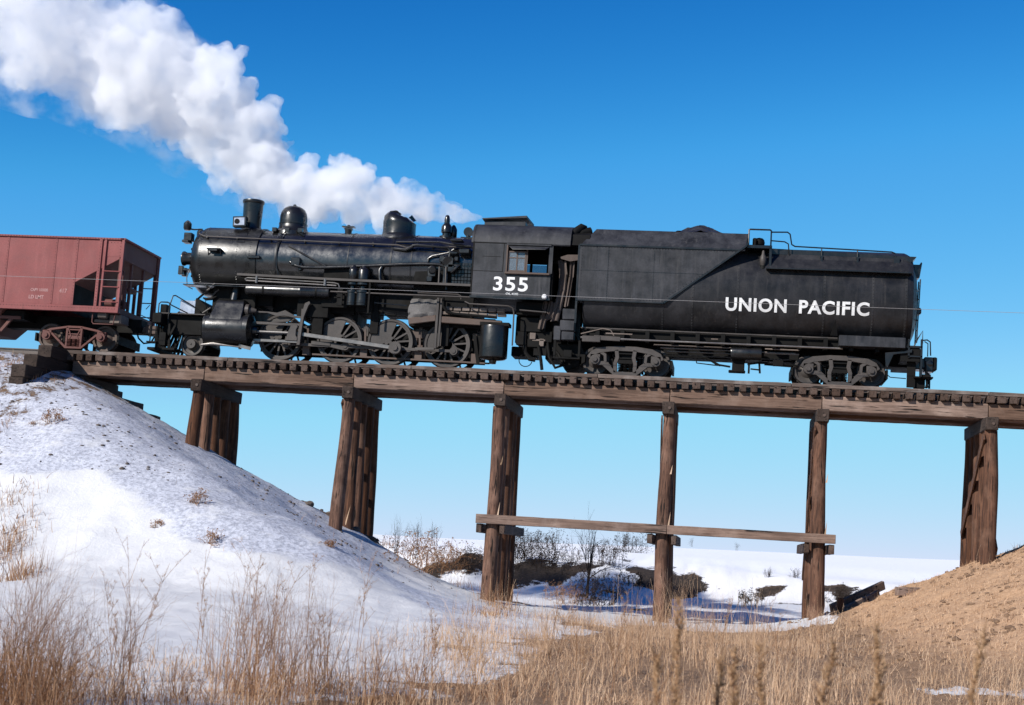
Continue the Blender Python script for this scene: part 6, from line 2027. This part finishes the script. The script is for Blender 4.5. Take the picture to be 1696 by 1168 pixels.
while s_ < seg[-1]:
    c = np.array([np.interp(s_, seg, cs[:, k]) for k in range(3)])
    r = float(np.interp(s_, seg, rd))
    balls.append((c, r * .62))
    for _ in range(7):
        d = rs.normal(0, 1, 3)
        d /= np.linalg.norm(d)
        rr = r * rs.uniform(.28, .46)
        p = c + d * r * rs.uniform(.42, .72)
        balls.append((p, rr))
        for _ in range(4):
            d2 = d * .6 + rs.normal(0, .7, 3)
            d2 /= np.linalg.norm(d2)
            r2 = rr * rs.uniform(.3, .5)
            balls.append((p + d2 * rr * .9, r2))
            for _ in range(2):
                d3 = d2 * .7 + rs.normal(0, .7, 3)
                d3 /= np.linalg.norm(d3)
                balls.append((p + d2 * rr * .9 + d3 * r2 * .95, r2 * rs.uniform(.35, .55)))
    s_ += max(.10, r * .42)
# a leak at the foot of the broken dome
for k in range(30):
    balls.append((np.array((-4.72 + .03 * k + rs.normal(0, .05), -.55 + rs.normal(0, .06), 4.20 + rs.normal(0, .03))), rs.uniform(.03, .07)))
import bmesh
bm = bmesh.new()
bmesh.ops.create_icosphere(bm, subdivisions=2, radius=1)
iv = np.array([v.co[:] for v in bm.verts])
ifc = np.array([[v.index for v in f.verts] for f in bm.faces])
bm.free()
V = np.concatenate([c[None] + iv * r for c, r in balls])
F3 = np.concatenate([ifc + i * len(iv) for i in range(len(balls))])
tmp = bpy.data.objects.new('steam_tmp', fast_mesh('steam_tmp', V, F3=F3))
COL.objects.link(tmp)
md = tmp.modifiers.new('r', 'REMESH')
md.mode = 'VOXEL'
md.voxel_size = 0.06
dg = bpy.context.evaluated_depsgraph_get()
sme = bpy.data.meshes.new_from_object(tmp.evaluated_get(dg))
bpy.data.objects.remove(tmp)
co = np.empty(len(sme.vertices) * 3, np.float32)
sme.vertices.foreach_get('co', co)
co = co.reshape(-1, 3).astype(float)
nn = np.empty(len(sme.vertices) * 3, np.float32)
sme.vertices.foreach_get('normal', nn)
nn = nn.reshape(-1, 3)
b = np.zeros(len(co))
for k, (fq, am) in enumerate(((1.4, .24), (3.2, .20), (7.0, .13))):
    q = np.abs(vnoise(co[:, 0] * fq + 50 + 9 * k, co[:, 1] * fq + 50, co[:, 2] * fq + 50) - .5) * 2
    b += am * (q - .35)
loc_r = np.interp(-co[:, 0], -cs[:, 0][np.argsort(-cs[:, 0])], rd[np.argsort(-cs[:, 0])])
co = co + nn * (b * np.clip(loc_r / 1.1, .12, 1.3))[:, None]
sme.vertices.foreach_set('co', co.astype(np.float32).ravel())
sme.update()
tmp = bpy.data.objects.new('steam_tmp', sme)
COL.objects.link(tmp)
md = tmp.modifiers.new('r', 'REMESH')
md.mode = 'VOXEL'
md.voxel_size = 0.06
dg = bpy.context.evaluated_depsgraph_get()
sme = bpy.data.meshes.new_from_object(tmp.evaluated_get(dg))
bpy.data.objects.remove(tmp)
sme.name = 'steam_plume'
# keep the outer skin only: little closed pockets inside would show as holes
import bmesh as _bm
bmx = _bm.new()
bmx.from_mesh(sme)
seen, shells = set(), []
for v in bmx.verts:
    if v.index in seen:
        continue
    stack, shell = [v], []
    seen.add(v.index)
    while stack:
        q = stack.pop()
        shell.append(q)
        for e in q.link_edges:
            o2 = e.other_vert(q)
            if o2.index not in seen:
                seen.add(o2.index)
                stack.append(o2)
    shells.append(shell)
shells.sort(key=len, reverse=True)


def signed_volume(shell):
    t = 0.0
    for f in {f for v in shell for f in v.link_faces}:
        c0 = f.verts[0].co
        for i in range(1, len(f.verts) - 1):
            t += c0.dot(f.verts[i].co.cross(f.verts[i + 1].co))
    return t


for shell in shells[1:]:
    if signed_volume(shell) < 0:
        _bm.ops.delete(bmx, geom=shell, context='VERTS')
bmx.to_mesh(sme)
bmx.free()
sme.shade_smooth()


def steam_mat(name, lo, hi, dens, scale, left, right):
    """white droplets; density broken up by noise, thinner as the plume ages"""
    m, nt, bs = new_mat(name)
    nt.nodes.remove(bs)
    pv = nt.nodes.new('ShaderNodeVolumePrincipled')
    pv.inputs['Color'].default_value = (0.982, 0.983, 0.986, 1)
    pv.inputs['Anisotropy'].default_value = 0.2
    p = coords(nt)
    n1 = noise(nt, p, scale, 7, 0.62)
    sx = nt.nodes.new('ShaderNodeSeparateXYZ')
    nt.links.new(p, sx.inputs[0])
    far = ramp(nt, sx.outputs[0], -20, -8, left, right)
    mu = nt.nodes.new('ShaderNodeMath')
    mu.operation = 'MULTIPLY'
    nt.links.new(ramp(nt, n1, lo, hi, 0.0, dens), mu.inputs[0])
    nt.links.new(far, mu.inputs[1])
    nt.links.new(mu.outputs[0], pv.inputs['Density'])
    nt.links.new(pv.outputs[0], nt.nodes['Material Output'].inputs['Volume'])
    m.cycles.volume_step_rate = 0.12
    return m


stm = link('steam_plume', sme, steam_mat('white_steam', 0.36, 0.60, 2.9, 1.15, 0.14, 1.0), None, (0, 0, 0), 0, 0, 'stuff')
tag(stm, 'white steam plume drifting left from the locomotive over the boiler', 'steam')
# torn wisps round the body of the plume
vb = []
for k in range(2, len(cs)):
    o = np.array((-.25, 0.1, -.05)) * rd[k]
    vb.append((cs[k] + o, rd[k] * 1.12))
V = np.concatenate([c[None] + iv * r for c, r in vb])
F3 = np.concatenate([ifc + i * len(iv) for i in range(len(vb))])
tmp = bpy.data.objects.new('veil_tmp', fast_mesh('veil_tmp', V, F3=F3))
COL.objects.link(tmp)
md = tmp.modifiers.new('r', 'REMESH')
md.mode = 'VOXEL'
md.voxel_size = 0.3
dg = bpy.context.evaluated_depsgraph_get()
vme = bpy.data.meshes.new_from_object(tmp.evaluated_get(dg))
bpy.data.objects.remove(tmp)
vme.name = 'veil'
link('veil', vme, steam_mat('thin_steam', 0.52, 0.72, 0.9, 0.9, 0.8, 0.5), stm, (0, 0, 0), 0, 0, 'stuff')

# ------------------------------------------------------------------ clods and grit on the fill and the sandy bank
bm = bmesh.new()
bmesh.ops.create_icosphere(bm, subdivisions=1, radius=1)
kv = np.array([v.co[:] for v in bm.verts])
kf = np.array([[v.index for v in f.verts] for f in bm.faces])
bm.free()


def grit(name, label, n, x0, x1, y0, y1, keep, r0, r1, mat):
    xy = scatter(n, x0, x1, y0, y1, keep)
    P = ground_pts(xy)
    m = len(P)
    r = r0 * (r1 / r0) ** (nrs.rand(m) ** 2.2)
    sc = np.stack([r * nrs.uniform(.7, 1.4, m), r * nrs.uniform(.7, 1.4, m), r * nrs.uniform(.4, .8, m)], -1)
    V = P[:, None] + kv[None] * sc[:, None] * (1 + .35 * (nrs.rand(m, len(kv), 1) - .5))
    F_ = kf[None] + (np.arange(m) * len(kv))[:, None, None]
    tag(link(name, fast_mesh(name, V.reshape(-1, 3), F3=F_.reshape(-1, 3)), mat, None, (0, 0, 0), 0, 0, 'stuff'), label, 'gravel')


grit('gravel', 'dark grit and clods showing through the thin snow of the left fill', 5200, -16, -1, -9, 4, lambda x, y: np.clip(.25 + 2.0 * fbm(x * .6, y * .6, 51.0, 3), 0, 1), .012, .07, STONE)
SAND = paint('sandy_clods', (0.085, 0.047, 0.026), (0.32, 0.20, 0.118), (.85, .95), .9, 0, False)
grit('sandy_clod', 'sandy clods strewn over the right bank', 14000, 8.5, 20, -26, 3, lambda x, y: np.clip(.3 + 2.0 * fbm(x * .6, y * .6, 52.0, 3), 0, 1), .014, .09, SAND)
